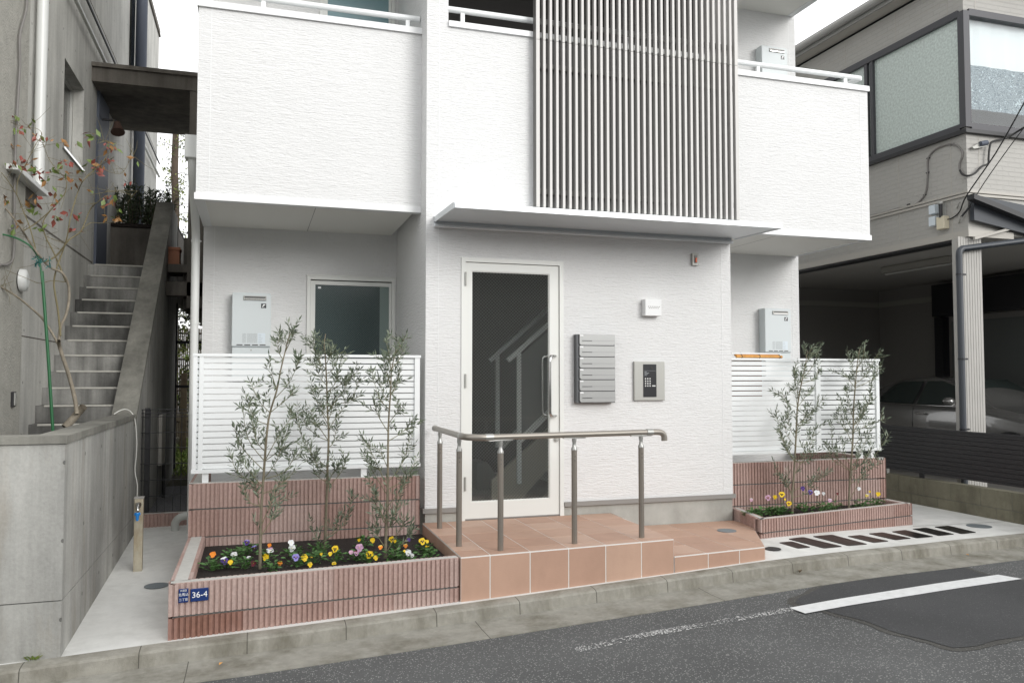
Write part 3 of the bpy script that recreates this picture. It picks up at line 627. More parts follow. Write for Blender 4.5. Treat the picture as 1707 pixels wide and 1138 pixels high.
MB().bbox(3.404, 3.722, -.028, -.001, 1.334, 1.70, .003).build('plate', M_STEEL, ic)
MB().box(3.496, 3.633, -.031, -.028, 1.366, 1.674).build('glass_panel', M_BLACK, ic)
M_KEY = mat('key_white', (.62, .63, .62), .5)
for r_ in range(4):
    for c_ in range(3):
        x = 3.518 + c_ * .0235; z = 1.538 - r_ * .0225; MB().bbox(x - .0065, x + .0065, -.034, -.0308, z - .0065, z + .0065, .0015).build('key', M_KEY, ic)
MB().box(3.587, 3.621, -.0335, -.0308, 1.465, 1.476).build('call_button', M_KEY, ic)
m = MB()
for j in range(4): m.box(3.508, 3.52 + .012 * ((j * 7) % 3 + 1), -.0315, -.0311, 1.568 + j * .011, 1.5715 + j * .011)
m.box(3.504, 3.625, -.0315, -.0311, 1.612, 1.6135); m.build('printing', M_PRINT, ic)
MB().tube([(3.585, -.031, 1.64), (3.585, -.0335, 1.64)], .012, None, 16).build('camera_lens', M_DARKIN, ic)
spk = thing('alarm_box', 'small square white box with rows of holes, above the intercom', 'box', (3.59, 0, 2.12))
MB().bbox(3.50, 3.668, -.075, -.001, 2.13, 2.287, .004).build('cover', M_WHITE, spk)
m = MB()
for j in range(2):
    for i in range(6 - j):
        x = 3.528 + i * .022 + j * .011; m.box(x, x + .012, -.0765, -.0745, 2.213 - j * .014, 2.219 - j * .014)
m.build('vent_holes', M_TAUPE, spk)
sn = thing('warning_lamp', 'small grey wall plate with red lens, near the top right corner of the entrance wall', 'lamp', (4.06, 0, 2.63))
MB().bbox(4.03, 4.1, -.03, -.001, 2.632, 2.752, .003).build('plate', M_STEEL, sn); MB().bbox(4.048, 4.082, -.036, -.03, 2.655, 2.73, .002).build('lens', M_TAUPE, sn); MB().bbox(4.056, 4.074, -.046, -.036, 2.662, 2.705, .003).build('red_lens', M_RED, sn)

def text_mesh(txt, size, loc, rot, m, parent, name='lettering', ext=.001):
    c = bpy.data.curves.new('t', 'FONT'); c.body = txt; c.size = size; c.extrude = ext; c.align_x = 'CENTER'; c.align_y = 'CENTER'
    o = bpy.data.objects.new('t', c); col.objects.link(o); bpy.context.view_layer.update()
    me = bpy.data.meshes.new_from_object(o.evaluated_get(bpy.context.evaluated_depsgraph_get()))
    bpy.data.objects.remove(o); me.name = name
    import mathutils
    M = mathutils.Matrix.Translation(Vector(loc) - ORG[parent]) @ mathutils.Euler(rot).to_matrix().to_4x4(); me.transform(M)
    me.materials.clear(); me.materials.append(m); ob = bpy.data.objects.new(name, me); col.objects.link(ob); ob.parent = parent; ORG[ob] = ORG[parent]; return ob

def heater(x0, z0, y1, label, h=.535, wd=.365, dpt=.135, low=.06):
    t = thing('water_heater', label, 'water heater', (x0 + wd / 2, y1, z0), 'gas water heaters on the building wall')
    yf = y1 - dpt; x1 = x0 + wd; z1 = z0 + h
    MB().bbox(x0 + .004, x1 - .004, yf + .014, y1, z0, z1, .004).build('casing', M_HEAT, t)
    MB().bbox(x0, x1, yf, yf + .016, z0 + .008, z1 - .012, .006).build('front_cover', M_HEAT, t)
    e = MB().bbox(x0 + .105, x1 - .045, yf - .012, yf, z1 - .075, z1 - .032, .004).build('exhaust', M_STEEL, t)
    MB().box(x0 + .117, x1 - .054, yf - .0135, yf - .011, z1 - .052, z1 - .040).build('exhaust_slot', M_BLACK, e)
    MB().box(x0 + .117, x1 - .054, yf - .0135, yf - .011, z1 - .068, z1 - .062).build('exhaust_fin', M_CHROME, e)
    b = MB().box(x1 - .094, x1 - .046, yf - .0015, yf, z1 - .150, z1 - .104).build('badge', M_BLACK, t)
    g_ = MB(); bx, bz = x1 - .07, z1 - .127
    g_.extr([(bx - .014, yf - .002, bz - .012), (bx - .006, yf - .002, bz - .012), (bx + .002, yf - .002, bz + .004), (bx + .012, yf - .002, bz + .004), (bx + .016, yf - .002, bz + .016), (bx - .004, yf - .002, bz + .016)], (0, .0005, 0))
    g_.box(bx - .016, bx + .014, yf - .002, yf - .0015, bz - .018, bz - .0155); g_.build('emblem', M_SIGNW, b)
    l_ = MB().box(x1 - .122, x1 - .052, yf - .001, yf, z0 + .04, z0 + .14).build('rating_label', M_LABEL, t)
    p = MB(); rnd = random.Random(3)
    for j in range(9):
        z = z0 + .045 + j * .0105
        for a_, b2 in ((x0 + .10, x0 + .135), (x0 + .145, x1 - .128)):
            xx = a_
            while xx < b2:
                w_ = rnd.uniform(.004, .014); p.box(xx, min(xx + w_, b2), yf - .0007, yf, z, z + .0045); xx += w_ + .003
    for j in range(5): p.box(x1 - .115, x1 - .115 + rnd.uniform(.015, .05), yf - .0016, yf - .001, z0 + .05 + j * .018, z0 + .053 + j * .018)
    p.build('printed_text', M_PRINT, t)
    for j in range(4):
        xx = x0 + .046 + j * .072; MB().bbox(xx, xx + .056, yf - .001, yf + .001, z0 + .018, z0 + .027, .0004).build('air_slot', M_BLACK, t)
    MB().bbox(x0 + .006, x1 - .006, yf + .006, y1, z0 - low - .25, z0 - .003, .003).build('pipe_cover', M_HEAT, t)
    MB().tube([((x0 + x1) / 2, yf + .007, z0 - .028), ((x0 + x1) / 2, yf + .002, z0 - .028)], .008, None, 10).build('screw', M_STEEL, t)
    return t
heater(-.211, 1.845, YB - .001, 'pale grey gas water heater with badge and printed label, left of the ground floor window')
heater(5.825, 1.845, YB - .001, 'pale grey gas water heater above the right white fence, its left side showing')
heater(5.83, 5.05, YB - .001, 'pale grey water heater behind the right balcony railing on the upper floor')
heater(.1, 4.62 - .3, YB - .001, 'pale grey water heater behind the left balcony railing, mostly above the photo edge', h=.64)

# ================================================================== RIBBED BLOCK WALLS
def rib_face(mb, a, b, z0, z1, n, brk, seed, red=0.0, pitch=.0333, dep=.011):
    """ribs from a to b (plan), outward normal n; blocks 0.4 m long get their own shade"""
    a, b, n = Vector(a), Vector(b), Vector(n); L = (b - a).length; d = (b - a) / L; cnt = max(1, round(L / pitch)); p = L / cnt
    rnd = random.Random(seed)
    blocks = [rnd.choice(BR) for _ in range(int(L / .4) + 3)]
    prof = []
    for i in range(cnt):
        s = i * p; blk = int((s + brk) / .4); nb = int((s + p + brk) / .4)
        gap = .26 if nb == blk else .42
        mt = M_BRRED if (red and s < red) else blocks[blk]
        q = [(s, 0), (s + p * (.60 if nb == blk else .46), 0), (s + p * (.68 if nb == blk else .54), -dep), (s + p * .93, -dep), (s + p, 0)]
        for j in range(4):
            u0, u1 = q[j], q[j + 1]
            A = a + d * u0[0] + n * u0[1]; B = a + d * u1[0] + n * u1[1]
            mb.face([(A.x, A.y, z0), (B.x, B.y, z0), (B.x, B.y, z1), (A.x, A.y, z1)] if True else [], mt)
            prof.append((A, B, mt))
        
    for A, B, mt in prof:   # close top and bottom towards the core
        A2, B2 = A - n * .03, B - n * .03
        mb.face([(A.x, A.y, z1), (B.x, B.y, z1), (B2.x, B2.y, z1), (A2.x, A2.y, z1)], mt)
        mb.face([(A.x, A.y, z0), (A2.x, A2.y, z0), (B2.x, B2.y, z0), (B.x, B.y, z0)], mt)
def rib_wall(par, a, b, n, courses, th, seed, red=0, ends=(False, False), name='block_wall', inner=True, cap=True, trim=0, trim0=0):
    """courses: list of (z0,z1). n outward normal; wall thickness th towards -n"""
    a, b, n = Vector(a), Vector(b), Vector(n).normalized(); mb = MB()
    for k, (z0, z1) in enumerate(courses):
        rib_face(mb, a, b, z0, z1, n, (k % 2) * .0 + .07 * 0 + .2, seed + k, red if k == len(courses) - 1 else 0)
        if inner: rib_face(mb, b - n * th - (b - a).normalized() * trim, a - n * th, z0, z1, -n, .2, seed + 10 + k)
        for e, (pt, dd) in zip(ends, ((a, (a - b).normalized()), (b, (b - a).normalized()))):
            if e:
                s0, s1 = (pt - n * th, pt) if pt == a else (pt, pt - n * th)
                rib_face(mb, s0 , s1, z0, z1, dd, .2, seed + 20 + k)
    mb.build(name, BR[0], par)
    b = b - (b - a).normalized() * trim; a = a + (b - a).normalized() * trim0
    core = MB(); i_ = .012; p = [a - n * i_, b - n * i_, b - n * (th - i_), a - n * (th - i_)]
    dd = (b - a).normalized() * .012; p = [p[0] + dd, p[1] - dd, p[2] - dd, p[3] + dd]
    core.add([(q.x, q.y, courses[-1][0]) for q in p] + [(q.x, q.y, courses[0][1] - .012) for q in p], [(0, 1, 2, 3), (7, 6, 5, 4), (4, 5, 1, 0), (5, 6, 2, 1), (6, 7, 3, 2), (7, 4, 0, 3)])
    core.build('mortar_joint', M_MORTD, par)
    if cap:
        i_ = .024; p = [a - n * i_, b - n * i_, b - n * (th - i_), a - n * (th - i_)]; z = courses[0][1]
        mb = MB(); mb.add([(q.x, q.y, z - .02) for q in p] + [(q.x, q.y, z + .002) for q in p], [(0, 1, 2, 3), (7, 6, 5, 4), (4, 5, 1, 0), (5, 6, 2, 1), (6, 7, 3, 2), (7, 4, 0, 3)]); mb.build('mortar_cap', M_MORTAR, par)
# left planter
J = .006
pL = thing('planter', 'long low pinkish ribbed block planter by the kerb with blue address plates, filled with pansies', 'planter', (.45, -1.5, -.05))
A, B = (-.476, -1.575), (1.385, -1.392); nn = Vector((B[1] - A[1], -(B[0] - A[0]))).normalized()
rib_wall(pL, A, B, nn, [(.092 + J, .292), (-.12, .092 - J)], .10, 11, red=.42, trim0=.012)
rib_wall(pL, (-.476, -.034), (-.476, -1.573), (-1, 0), [(.092 + J, .292), (-.12, .092 - J)], .125, 31, trim=.075)
m = MB(); m.prism([(-.36, -1.47), (1.384, -1.295), (1.384, -.04), (-.36, -.04)], -.1, .215); so = m.build('soil', M_SOIL, pL)
# left rear tier
tL = thing('retaining_wall', 'pinkish ribbed block wall under the left white fence, behind three olive saplings', 'wall', (.45, 0, 0))
CO = [(.507 + J, .707), (.287 + J, .507 - J), (-.05, .287 - J)]
rib_wall(tL, (-.478, -.03), (1.372, -.03), (0, -1), CO, .12, 51, ends=(False, True))
rib_wall(tL, (-.478, .95), (-.478, -.031), (-1, 0), CO, .12, 61, trim=.095)
# right planter and tier
q0 = P(1222, 846.7, Z=.27); q1 = P(1268, 866, Z=.27); q2 = P(1520.5, 838.4, Z=.27)
pR = thing('planter', 'small pinkish ribbed block planter right of the tiled steps, with pansies and two olive saplings', 'planter', (5.4, -.3, .05))
CR_ = [(.147 + J, .27), (-.02, .147 - J)]
a, b = (q1.x, q1.y), (q2.x, q2.y); nn = Vector((b[1] - a[1], -(b[0] - a[0]))).normalized()
rib_wall(pR, a, b, nn, CR_, .085, 71, trim0=.035)
a2 = (q0.x, q0.y + .02); nn2 = Vector((a[1] - a2[1], -(a[0] - a2[0]))).normalized()
rib_wall(pR, a2, a, nn2, CR_, .085, 81, trim=.04)
rib_wall(pR, b, (6.40, .07), (1, .05), CR_, .085, 91)
MB().prism([(q1.x + .06, q1.y + .07), (q2.x - .08, q2.y + .05), (6.33, .075), (q0.x + .06, .075)], 0, .232).build('soil', M_SOIL, pR)
tR = thing('retaining_wall', 'pinkish ribbed block wall under the right white fence, behind two olive saplings', 'wall', (5.4, .1, 0))
CO2 = [(.49 + J, .703), (.28 + J, .49 - J), (.0, .28 - J)]
rib_wall(tR, (4.475, .08), (6.37, .08), (0, -1), CO2, .12, 101)
rib_wall(tR, (6.37, .08), (6.37, 1.45), (1, 0), CO2, .12, 111)
# passage low edging
lw = thing('low_edging_wall', 'low ribbed block edging across the side passage behind the tap post', 'edging', (-.78, 1.6, 0))
rib_wall(lw, (-1.03, 1.62), (-.482, 1.62), (0, -1), [(.03, .235)], .1, 121, cap=True)

# address plates on the planter
pA, pB = Vector((-.476, -1.575, 0)), Vector((1.385, -1.392, 0)); pd = (pB - pA).normalized(); pn = Vector((pd.y, -pd.x, 0)); ang = math.atan2(pd.y, pd.x)
def plate(s0, s1, z0, z1, name, label):
    t = thing(name, label, 'sign', tuple(pA + pd * (s0 + s1) / 2 + Vector((0, 0, z0))))
    mb = MB(); a = pA + pd * s0 + pn * .003; b = pA + pd * s1 + pn * .003
    bm = bmesh.new(); mb.bbox(0, s1 - s0, -.006, 0, 0, z1 - z0, .002)
    mb.v = [tuple(a + pd * v[0] + pn * (-v[1]) + Vector((0, 0, z0 + v[2]))) for v in mb.v]; mb.build('plate', M_SIGN, t); return t
t1 = plate(.056, .112, .178, .262, 'district_plate', 'small square navy plate with white Japanese district name on the planter corner')
t2 = plate(.124, .228, .178, .256, 'address_plate', 'navy house number plate reading 36-4 on the front of the planter')
def on(s, z, off=.0105): return tuple(pA + pd * s + pn * off + Vector((0, 0, z)))
rt = (R(90), 0, ang)
text_mesh('36-4', .050, on(.176, .217), rt, M_SIGNW, t2)
text_mesh('大田区', .0135, on(.084, .2505), rt, M_SIGNW, t1, ext=.0005)
text_mesh('北馬込', .0200, on(.084, .226), rt, M_SIGNW, t1, ext=.0005)
text_mesh('二丁目', .0170, on(.084, .196), rt, M_SIGNW, t1, ext=.0005)

# ================================================================== TILED STEPS
def clip(poly, fn):  # keep fn(p)>=0
    o = []
    for i in range(len(poly)):
        a, b = poly[i], poly[(i + 1) % len(poly)]; fa, fb = fn(a), fn(b)
        if fa >= 0: o.append(a)
        if fa * fb < 0: t = fa / (fa - fb); o.append((a[0] + (b[0] - a[0]) * t, a[1] + (b[1] - a[1]) * t))
    return o
def inset(poly, d):
    n = len(poly); o = []
    lines = []
    for i in range(n):
        a, b = Vector(poly[i]), Vector(poly[(i + 1) % n]); e = (b - a)
        if e.length < 1e-5: continue
        e.normalize(); nr = Vector((-e.y, e.x)); lines.append((a + nr * d, e))
    for i in range(len(lines)):
        (p, e), (q, f) = lines[i - 1], lines[i]; den = e.x * f.y - e.y * f.x
        if abs(den) < 1e-6: continue
        t = ((q.x - p.x) * f.y - (q.y - p.y) * f.x) / den; o.append(tuple(p + e * t))
    return o
def area(p): return sum(p[i][0] * p[(i + 1) % len(p)][1] - p[(i + 1) % len(p)][0] * p[i][1] for i in range(len(p))) / 2
def tiled(par, poly, ztop, zbot, xl, yl, front):
    base = MB(); sh = inset(poly, .0018); base.prism(sh, zbot, ztop - .0018); base.build('grout', M_GROUT, par)
    t = MB(); rt_ = random.Random(5); xs = [-9] + xl + [19]; ys_ = [-9] + yl + [19]
    for i in range(len(xs) - 1):
        for j in range(len(ys_) - 1):
            p = clip(clip(clip(clip(poly, lambda q: q[0] - xs[i]), lambda q: xs[i + 1] - q[0]), lambda q: q[1] - ys_[j]), lambda q: ys_[j + 1] - q[1])
            if len(p) > 2 and area(p) > .0004:
                p = inset(p, .0038)
                if len(p) > 2 and area(p) > 0: t.prism(p, ztop - .008, ztop, rt_.choice(M_TILES))
    for a, b, cuts in front:
        a, b = Vector(a), Vector(b); L = (b - a).length; d = (b - a) / L; n_ = Vector((d.y, -d.x)); cs = [0] + cuts(a, b) + [L]
        for k in range(len(cs) - 1):
            s0, s1 = cs[k] + .004, cs[k + 1] - .004
            if s1 - s0 < .01: continue
            p0, p1 = a + d * s0, a + d * s1; q0_, q1_ = p0 - n_ * .009, p1 - n_ * .009
            t.prism([(p0.x, p0.y), (p1.x, p1.y), (q1_.x, q1_.y), (q0_.x, q0_.y)], zbot, ztop - .0105, rt_.choice(M_TILES))
    t.build('tiles', M_TILE, par)
XLN = [1.611 + .307 * k for k in range(-1, 12)]; YLN = [-1.2, -.9, -.6, -.3]
def cuts_x(a, b):
    d = (b - a).normalized(); return sorted((x - a.x) / d.x for x in XLN if min(a.x, b.x) + .02 < x < max(a.x, b.x) - .02)
def cuts_y(a, b):
    d = (b - a).normalized(); return sorted((y - a.y) / d.y for y in YLN if min(a.y, b.y) + .02 < y < max(a.y, b.y) - .02)
st = thing('entrance_steps', 'terracotta tiled entrance landing with a lower side step, before the door', 'steps', (2.8, -.7, 0))
up = [(1.392, -1.402), (3.128, -1.267), (3.165, -.003), (1.40, -.003)]
tiled(st, up, .30, -.06, XLN, YLN, [(up[0], up[1], cuts_x), (up[1], up[2], cuts_y), (up[3], up[0], cuts_y)])
lo = [(3.133, -1.265), (4.02, -1.165), (4.47, -.32), (4.462, -.003), (3.172, -.003)]
tiled(st, lo, .165, -.05, [3.125 + .307 * k for k in range(0, 6)], YLN, [(lo[0], lo[1], cuts_x), (lo[1], lo[2], cuts_y)])
# floor fill under the door
lid = thing('access_cover', 'round grey access cover set in the lower tiled step', 'cover', (4.1, -.4, .165), 'round access covers')
q = P(1211.5, 884, Z=.167); MB().disc((q.x, q.y, .1655), .085, .005).build('lid', M_LID, lid); 

# ================================================================== HANDRAIL
hr = thing('handrail', 'bronze metal handrail with five posts along two sides of the tiled landing', 'handrail', (2.2, -.9, .3))
posts = [(1.488, -.288), (1.468, -1.042), (1.72, -1.275), (2.323, -1.207), (2.91, -1.15)]
zr = 1.118
for x, y in posts:
    ps = MB(); ps.cyl((x, y, .3), .0215, .70, None, 20); ps = ps.build('post', M_RAILP, hr)
    j = MB(); j.tube([(x, y, 1.0), (x, y, 1.012), (x, y, 1.03), (x, y, 1.052), (x, y, 1.075), (x, y, zr - .012)], [.0235, .0235, .015, .013, .0175, .015], None, 16)
    j.build('joint', M_JOINT, ps)
    for dz in (.955, .925): MB().tube([(x - .002, y - .0205, dz), (x - .002, y - .0235, dz)], .004, None, 8).build('screw', M_CHROME, ps)
def sm(pts, n=6):
    out_ = []
    for i in range(len(pts) - 1):
        p0, p1, p2, p3 = [Vector(pts[max(0, min(len(pts) - 1, i + k))]) for k in (-1, 0, 1, 2)]
        for k in range(n):
            t = k / n; out_.append(.5 * ((2 * p1) + (-p0 + p2) * t + (2 * p0 - 5 * p1 + 4 * p2 - p3) * t * t + (-p0 + 3 * p1 - 3 * p2 + p3) * t ** 3))
    out_.append(Vector(pts[-1])); return out_
m = MB(); m.tube([(1.478, -.13, zr), (1.467, -1.12, zr)], .0225, None, 18); m.build('top_rail', M_RAIL, hr); m = MB(); m.tube([(1.62, -1.285, zr), (3.00, -1.141, zr)], .0225, None, 18); m.build('top_rail', M_RAIL, hr)
m = MB(); m.tube(sm([(1.467, -1.12, zr), (1.468, -1.18, zr), (1.485, -1.235, zr), (1.53, -1.275, zr), (1.58, -1.288, zr), (1.62, -1.285, zr)], 4), .024, None, 18); m.build('bend', M_RAIL, hr); m = MB()
m.tube(sm([(3.00, -1.141, zr), (3.06, -1.135, zr), (3.10, -1.131, zr - .008), (3.122, -1.129, zr - .03), (3.126, -1.128, zr - .07)], 5), .024, None, 18); m.build('bend', M_RAIL, hr)
m = MB()
for a, b in (((1.4675, -1.09, zr), (1.4672, -1.13, zr)), ((1.60, -1.2865, zr), (1.66, -1.281, zr)), ((2.96, -1.1455, zr), (3.015, -1.1395, zr)), ((1.4785, -.125, zr), (1.4782, -.150, zr))): MB().tube([a, b], .0262, None, 18).build('collar', M_JOINT, hr)
for x, y in posts[2:]:
    dx = .09; s = .109; m = MB(); m.hexa([(x - dx, y - dx * s - .014, zr - .030), (x + dx, y + dx * s - .014, zr - .030), (x + dx, y + dx * s + .014, zr - .030), (x - dx, y - dx * s + .014, zr - .030), (x - dx * 1.1, y - dx * s - .014, zr - .018), (x + dx * 1.1, y + dx * s - .014, zr - .018), (x + dx * 1.1, y + dx * s + .014, zr - .018), (x - dx * 1.1, y - dx * s + .014, zr - .018)]); m.build('saddle', M_JOINT, hr)

# ================================================================== WHITE SLAT FENCES
def slat_fence(x0, x1, y, z0, z1, posts_x, label, n=18, legs=()):
    t = thing('slat_fence', label, 'fence', ((x0 + x1) / 2, y, .7)); th = .018
    m = MB(); m.box(x0 - .004, x1 + .004, y - .03, y + .035, z1 - .022, z1); m.build('top_rail', M_ALU, t)
    m = MB(); m.box(x0 - .004, x1 + .004, y - .028, y + .03, z0, z0 + .03); m.build('bottom_rail', M_ALU, t)
    m = MB(); pz = (z1 - z0 - .057) / n
    for k in range(n):
        za = z0 + .034 + k * pz; m.bbox(x0 + .002, x1 - .002, y - .006, y + .008, za, za + pz - .0085, .0015)
    m.build('slats', M_ALU, t)
    for x, wd in posts_x: MB().box(x - wd / 2, x + wd / 2, y - .024, y + .028, z0 + .03, z1 - .022).build('post', M_ALU, t)
    for x in legs: MB().box(x - .024, x + .024, y - .012, y + .03, .70, z0).build('foot', M_ALU, t)
    return t
slat_fence(-.463, 1.378, .03, .785, 1.742, [(-.447, .03), (-.40, .034), (1.352, .045)], 'white horizontal slat fence on the left block wall, below window and water heater', legs=(-.36, .9))
slat_fence(4.475, 6.325, .12, .783, 1.744, [(5.553, .055), (6.30, .04)], 'white horizontal slat fence on the right block wall, behind two saplings', legs=(4.50, 6.08, 6.23))
bl = thing('rolled_blind', 'rolled orange bamboo blind laid along the left end of the right white fence top', 'blind', (4.75, .12, 1.745))
q0, q1 = P(1227, 603, Y=.10), P(1303, 603, Y=.10)
m = MB(); m.tube([(q0.x, .095, 1.758), (q1.x, .095, 1.758)], .014, None, 10); m.tube([(q0.x, .12, 1.778), (q1.x - .02, .12, 1.778)], .016, None, 10); m.build('bamboo_roll', M_WOOD, bl)
MB().box(q0.x - .05, q1.x - .01, .098, .155, 1.782, 1.797).build('white_cover', M_WHITE, bl)
m = MB()
for x in (q0.x + .06, (q0.x + q1.x) / 2, q1.x - .03): m.tube([(x, .095, 1.74), (x, .078, 1.758), (x, .095, 1.776), (x + .002, .12, 1.798)], .004, None, 6)
m.build('strap', M_BLACK, bl)
MB().box(4.48, 4.93, .17, .185, 1.36, 1.735).build('wood_board', M_WOODB, None, label='brown wooden board standing behind the left end of the right white fence', cat='board')

# ================================================================== PIPES, TAP
dpt_ = thing('downpipe', 'white rain downpipe with square head at the left corner of the apartment block', 'pipe', (-.54, 1.24, 0))
m = MB(); m.tube(sm([(-.54, .62, 3.50), (-.54, .64, 3.38), (-.54, .80, 3.22), (-.54, 1.08, 3.04), (-.54, 1.22, 2.90), (-.54, 1.24, 2.75)], 5) + [Vector((-.54, 1.24, .3)), Vector((-.54, 1.24, -.02))], .038, None, 14); m.build('pipe', M_PIPEW, dpt_)
MB().bbox(-.60, -.484, .54, .70, 3.46, 3.66, .006).build('hopper', M_PIPEW, dpt_)
for z in (2.83, 2.05, 1.2):
    m = MB(); m.cyl((-.54, 1.24, z), .042, .02, None, 14); m.box(-.54, -.489, 1.23, 1.25, z + .004, z + .014); m.build('bracket', M_PIPEW, dpt_)
ep = P(292, 887, Z=.08)
MB().tube(sm([(ep.x, 1.42, 0), (ep.x, 1.42, .13), (ep.x, 1.42, .17), (ep.x + .03, 1.42, .215), (ep.x + .09, 1.42, .235), (ep.x + .24, 1.42, .24)], 5), .036, None, 14).build('drain_elbow', M_PIPEG, None, label='pale grey drain pipe elbow coming out of the ground beside the left block wall', cat='pipe')
tp = thing('tap_post', 'worn metal tap post with blue tap handle, standing in the side passage', 'tap', (-.83, -.1, 0))
q = G(229, 952); tx, ty, tz = q.x, q.y, q.z
MB().bbox(tx - .032, tx + .032, ty, ty + .055, tz - .05, tz + .565, .003).build('post', M_TAPP, tp)
MB().bbox(tx - .036, tx + .036, ty - .004, ty + .06, tz + .565, tz + .578, .002).build('cap', M_TAUPE, tp)
m = MB(); m.tube([(tx, ty, tz + .52), (tx, ty - .03, tz + .52)], .014, None, 12); m.tube([(tx, ty - .025, tz + .54), (tx, ty - .025, tz + .50)], [.018, .018], None, 12)
m.tube(sm([(tx, ty - .03, tz + .515), (tx, ty - .055, tz + .51), (tx + .002, ty - .068, tz + .49), (tx + .002, ty - .07, tz + .465)], 4), .008, None, 10); m.tube([(tx, ty - .003, tz + .52), (tx, ty + .002, tz + .52)], .022, None, 16); m.build('tap', M_CHROME, tp)
m = MB(); m.tube([(tx, ty - .07, tz + .468), (tx, ty - .07, tz + .455), (tx, ty - .07, tz + .44), (tx, ty - .07, tz + .42), (tx, ty - .07, tz + .405)], [.021, .022, .013, .012, .008], None, 12); m.box(tx - .022, tx + .022, ty - .078, ty - .062, tz + .45, tz + .462); m.build('hose_fitting', M_TAPB, tp)
q = G(261, 976); MB().disc((q.x, q.y, q.z + .001), .085, .004).build('access_cover', M_LID, None, label='round patterned metal cover in the concrete passage, left of the planter', cat='cover', group='round access covers')
q = G(1287, 914.5); MB().disc((q.x, q.y, q.z + .001), .075, .004).build('access_cover', M_LIDB, None, label='small black round cover in the concrete beside the lower tiled step', cat='cover', group='round access covers')
q = G(1632, 876.7); MB().disc((q.x, q.y, q.z + .001), .115, .004).build('access_cover', M_LID, None, label='round grey cover in the concrete near the right boundary wall', cat='cover', group='round access covers')
# black inlaid slabs
slabs = [((145, 245), (230, 238), (350, 275), (270, 283)), ((205, 222), (300, 210), (552, 270), (435, 282)), ((360, 205), (485, 195), (712, 255), (590, 266)), ((580, 205), (665, 197), (848, 236), (750, 246)),
         ((715, 188), (805, 180), (990, 218), (890, 229)), ((862, 175), (950, 165), (1132, 207), (1025, 217)), ((995, 158), (1085, 150), (1265, 192), (1165, 202)), ((1135, 145), (1225, 137), (1405, 180), (1310, 190))]
lbl = ['shortest glossy black slab set in the concrete, beside the black round cover', 'second glossy black slab counting from the tiled steps', 'third and widest glossy black slab counting from the tiled steps', 'fourth glossy black slab counting from the tiled steps',
       'fifth glossy black slab counting from the tiled steps', 'sixth glossy black slab, with a small white fleck on it', 'seventh glossy black slab counting from the tiled steps', 'last glossy black slab, nearest the grey round cover']
def rounded(p, r=.02):
    o = []
    for i in range(len(p)):
        a, b, c = Vector(p[i - 1]), Vector(p[i]), Vector(p[(i + 1) % len(p)]); d0 = (a - b).normalized() * r; d1 = (c - b).normalized() * r
        for k in range(4): t = k / 3; o.append(tuple((b + d0) * (1 - t) ** 2 + b * 2 * t * (1 - t) + (b + d1) * t * t))
    return o
for s, lb in zip(slabs, lbl):
    pts = [G(1260 + x / 3.819, 840 + y / 3.819) for x, y in s]; poly = [(p.x, p.y) for p in pts]
    if area(poly) < 0: poly = poly[::-1]
    poly = rounded(poly); m = MB(); m.prism(poly, 0, 0, None, zt=[apron_z(x, y) + .004 for x, y in poly])
    m.v = [(v[0], v[1], v[2] if v[2] else apron_z(v[0], v[1]) - .02) for v in m.v]
    m.build('paving_slab', M_GRATE, None, label=lb, cat='paving slab', group='black slabs set in the concrete')
m = MB(); a, b = G(1521.8, 877), G(1676, 869); d = Vector((a.y - b.y, b.x - a.x, 0)).normalized() * .004
m.face([a - d + Vector((0, 0, .003)), b - d + Vector((0, 0, .003)), b + d + Vector((0, 0, .003)), a + d + Vector((0, 0, .003))]); m.build('expansion_joint', M_MORTD, kind='structure')
# ================================================================== RIGHT BOUNDARY
XW = 7.5
bw = thing('boundary_wall', 'low mossy concrete block wall under the black louvre fence on the right', 'wall', (7.56, 3, 0))
m = MB(); y = -1.6; k = 0
for zb, zt, off in ((-.15, .168, 0), (.172, .362, .2)):
    y = -1.8 + off
    while y < 8: m.bbox(XW, XW + .12, y + .002, y + .388, zb, zt, .003); y += .39
m.build('block_wall', M_RCONC, bw); MB().box(XW + .004, XW + .116, -1.8, 8, -.1, .355).build('mortar_joint', M_MORTD, bw)
lf = thing('louvre_fence', 'black horizontal louvre fence panel on the low block wall in front of the car', 'fence', (7.55, 2, .36))
m = MB(); z = .455
while z < .93: m.hexa([(XW + .0, -2, z), (XW + .03, -2, z - .012), (XW + .03, 6.5, z - .012), (XW + .0, 6.5, z), (XW + .0, -2, z + .046), (XW + .03, -2, z + .034), (XW + .03, 6.5, z + .034), (XW + .0, 6.5, z + .046)]); z += .05
m.build('louvres', M_LOUV, lf); MB().box(XW + .032, XW + .036, -2, 6.5, .46, .94).build('back_sheet', M_LOUV, lf)
m = MB(); m.box(XW - .006, XW + .05, -2, 6.5, .935, .955); m.build('top_rail', M_LOUV, lf); m = MB(); m.box(XW - .004, XW + .045, -2, 6.5, .425, .452); m.build('bottom_rail', M_LOUV, lf)
for y in (-1.2, .8, 1.36, 2.8, 4.8): MB().box(XW + .037, XW + .075, y, y + .04, .36, .93).build('post', M_STEEL if y > 1 else M_LOUV, lf)
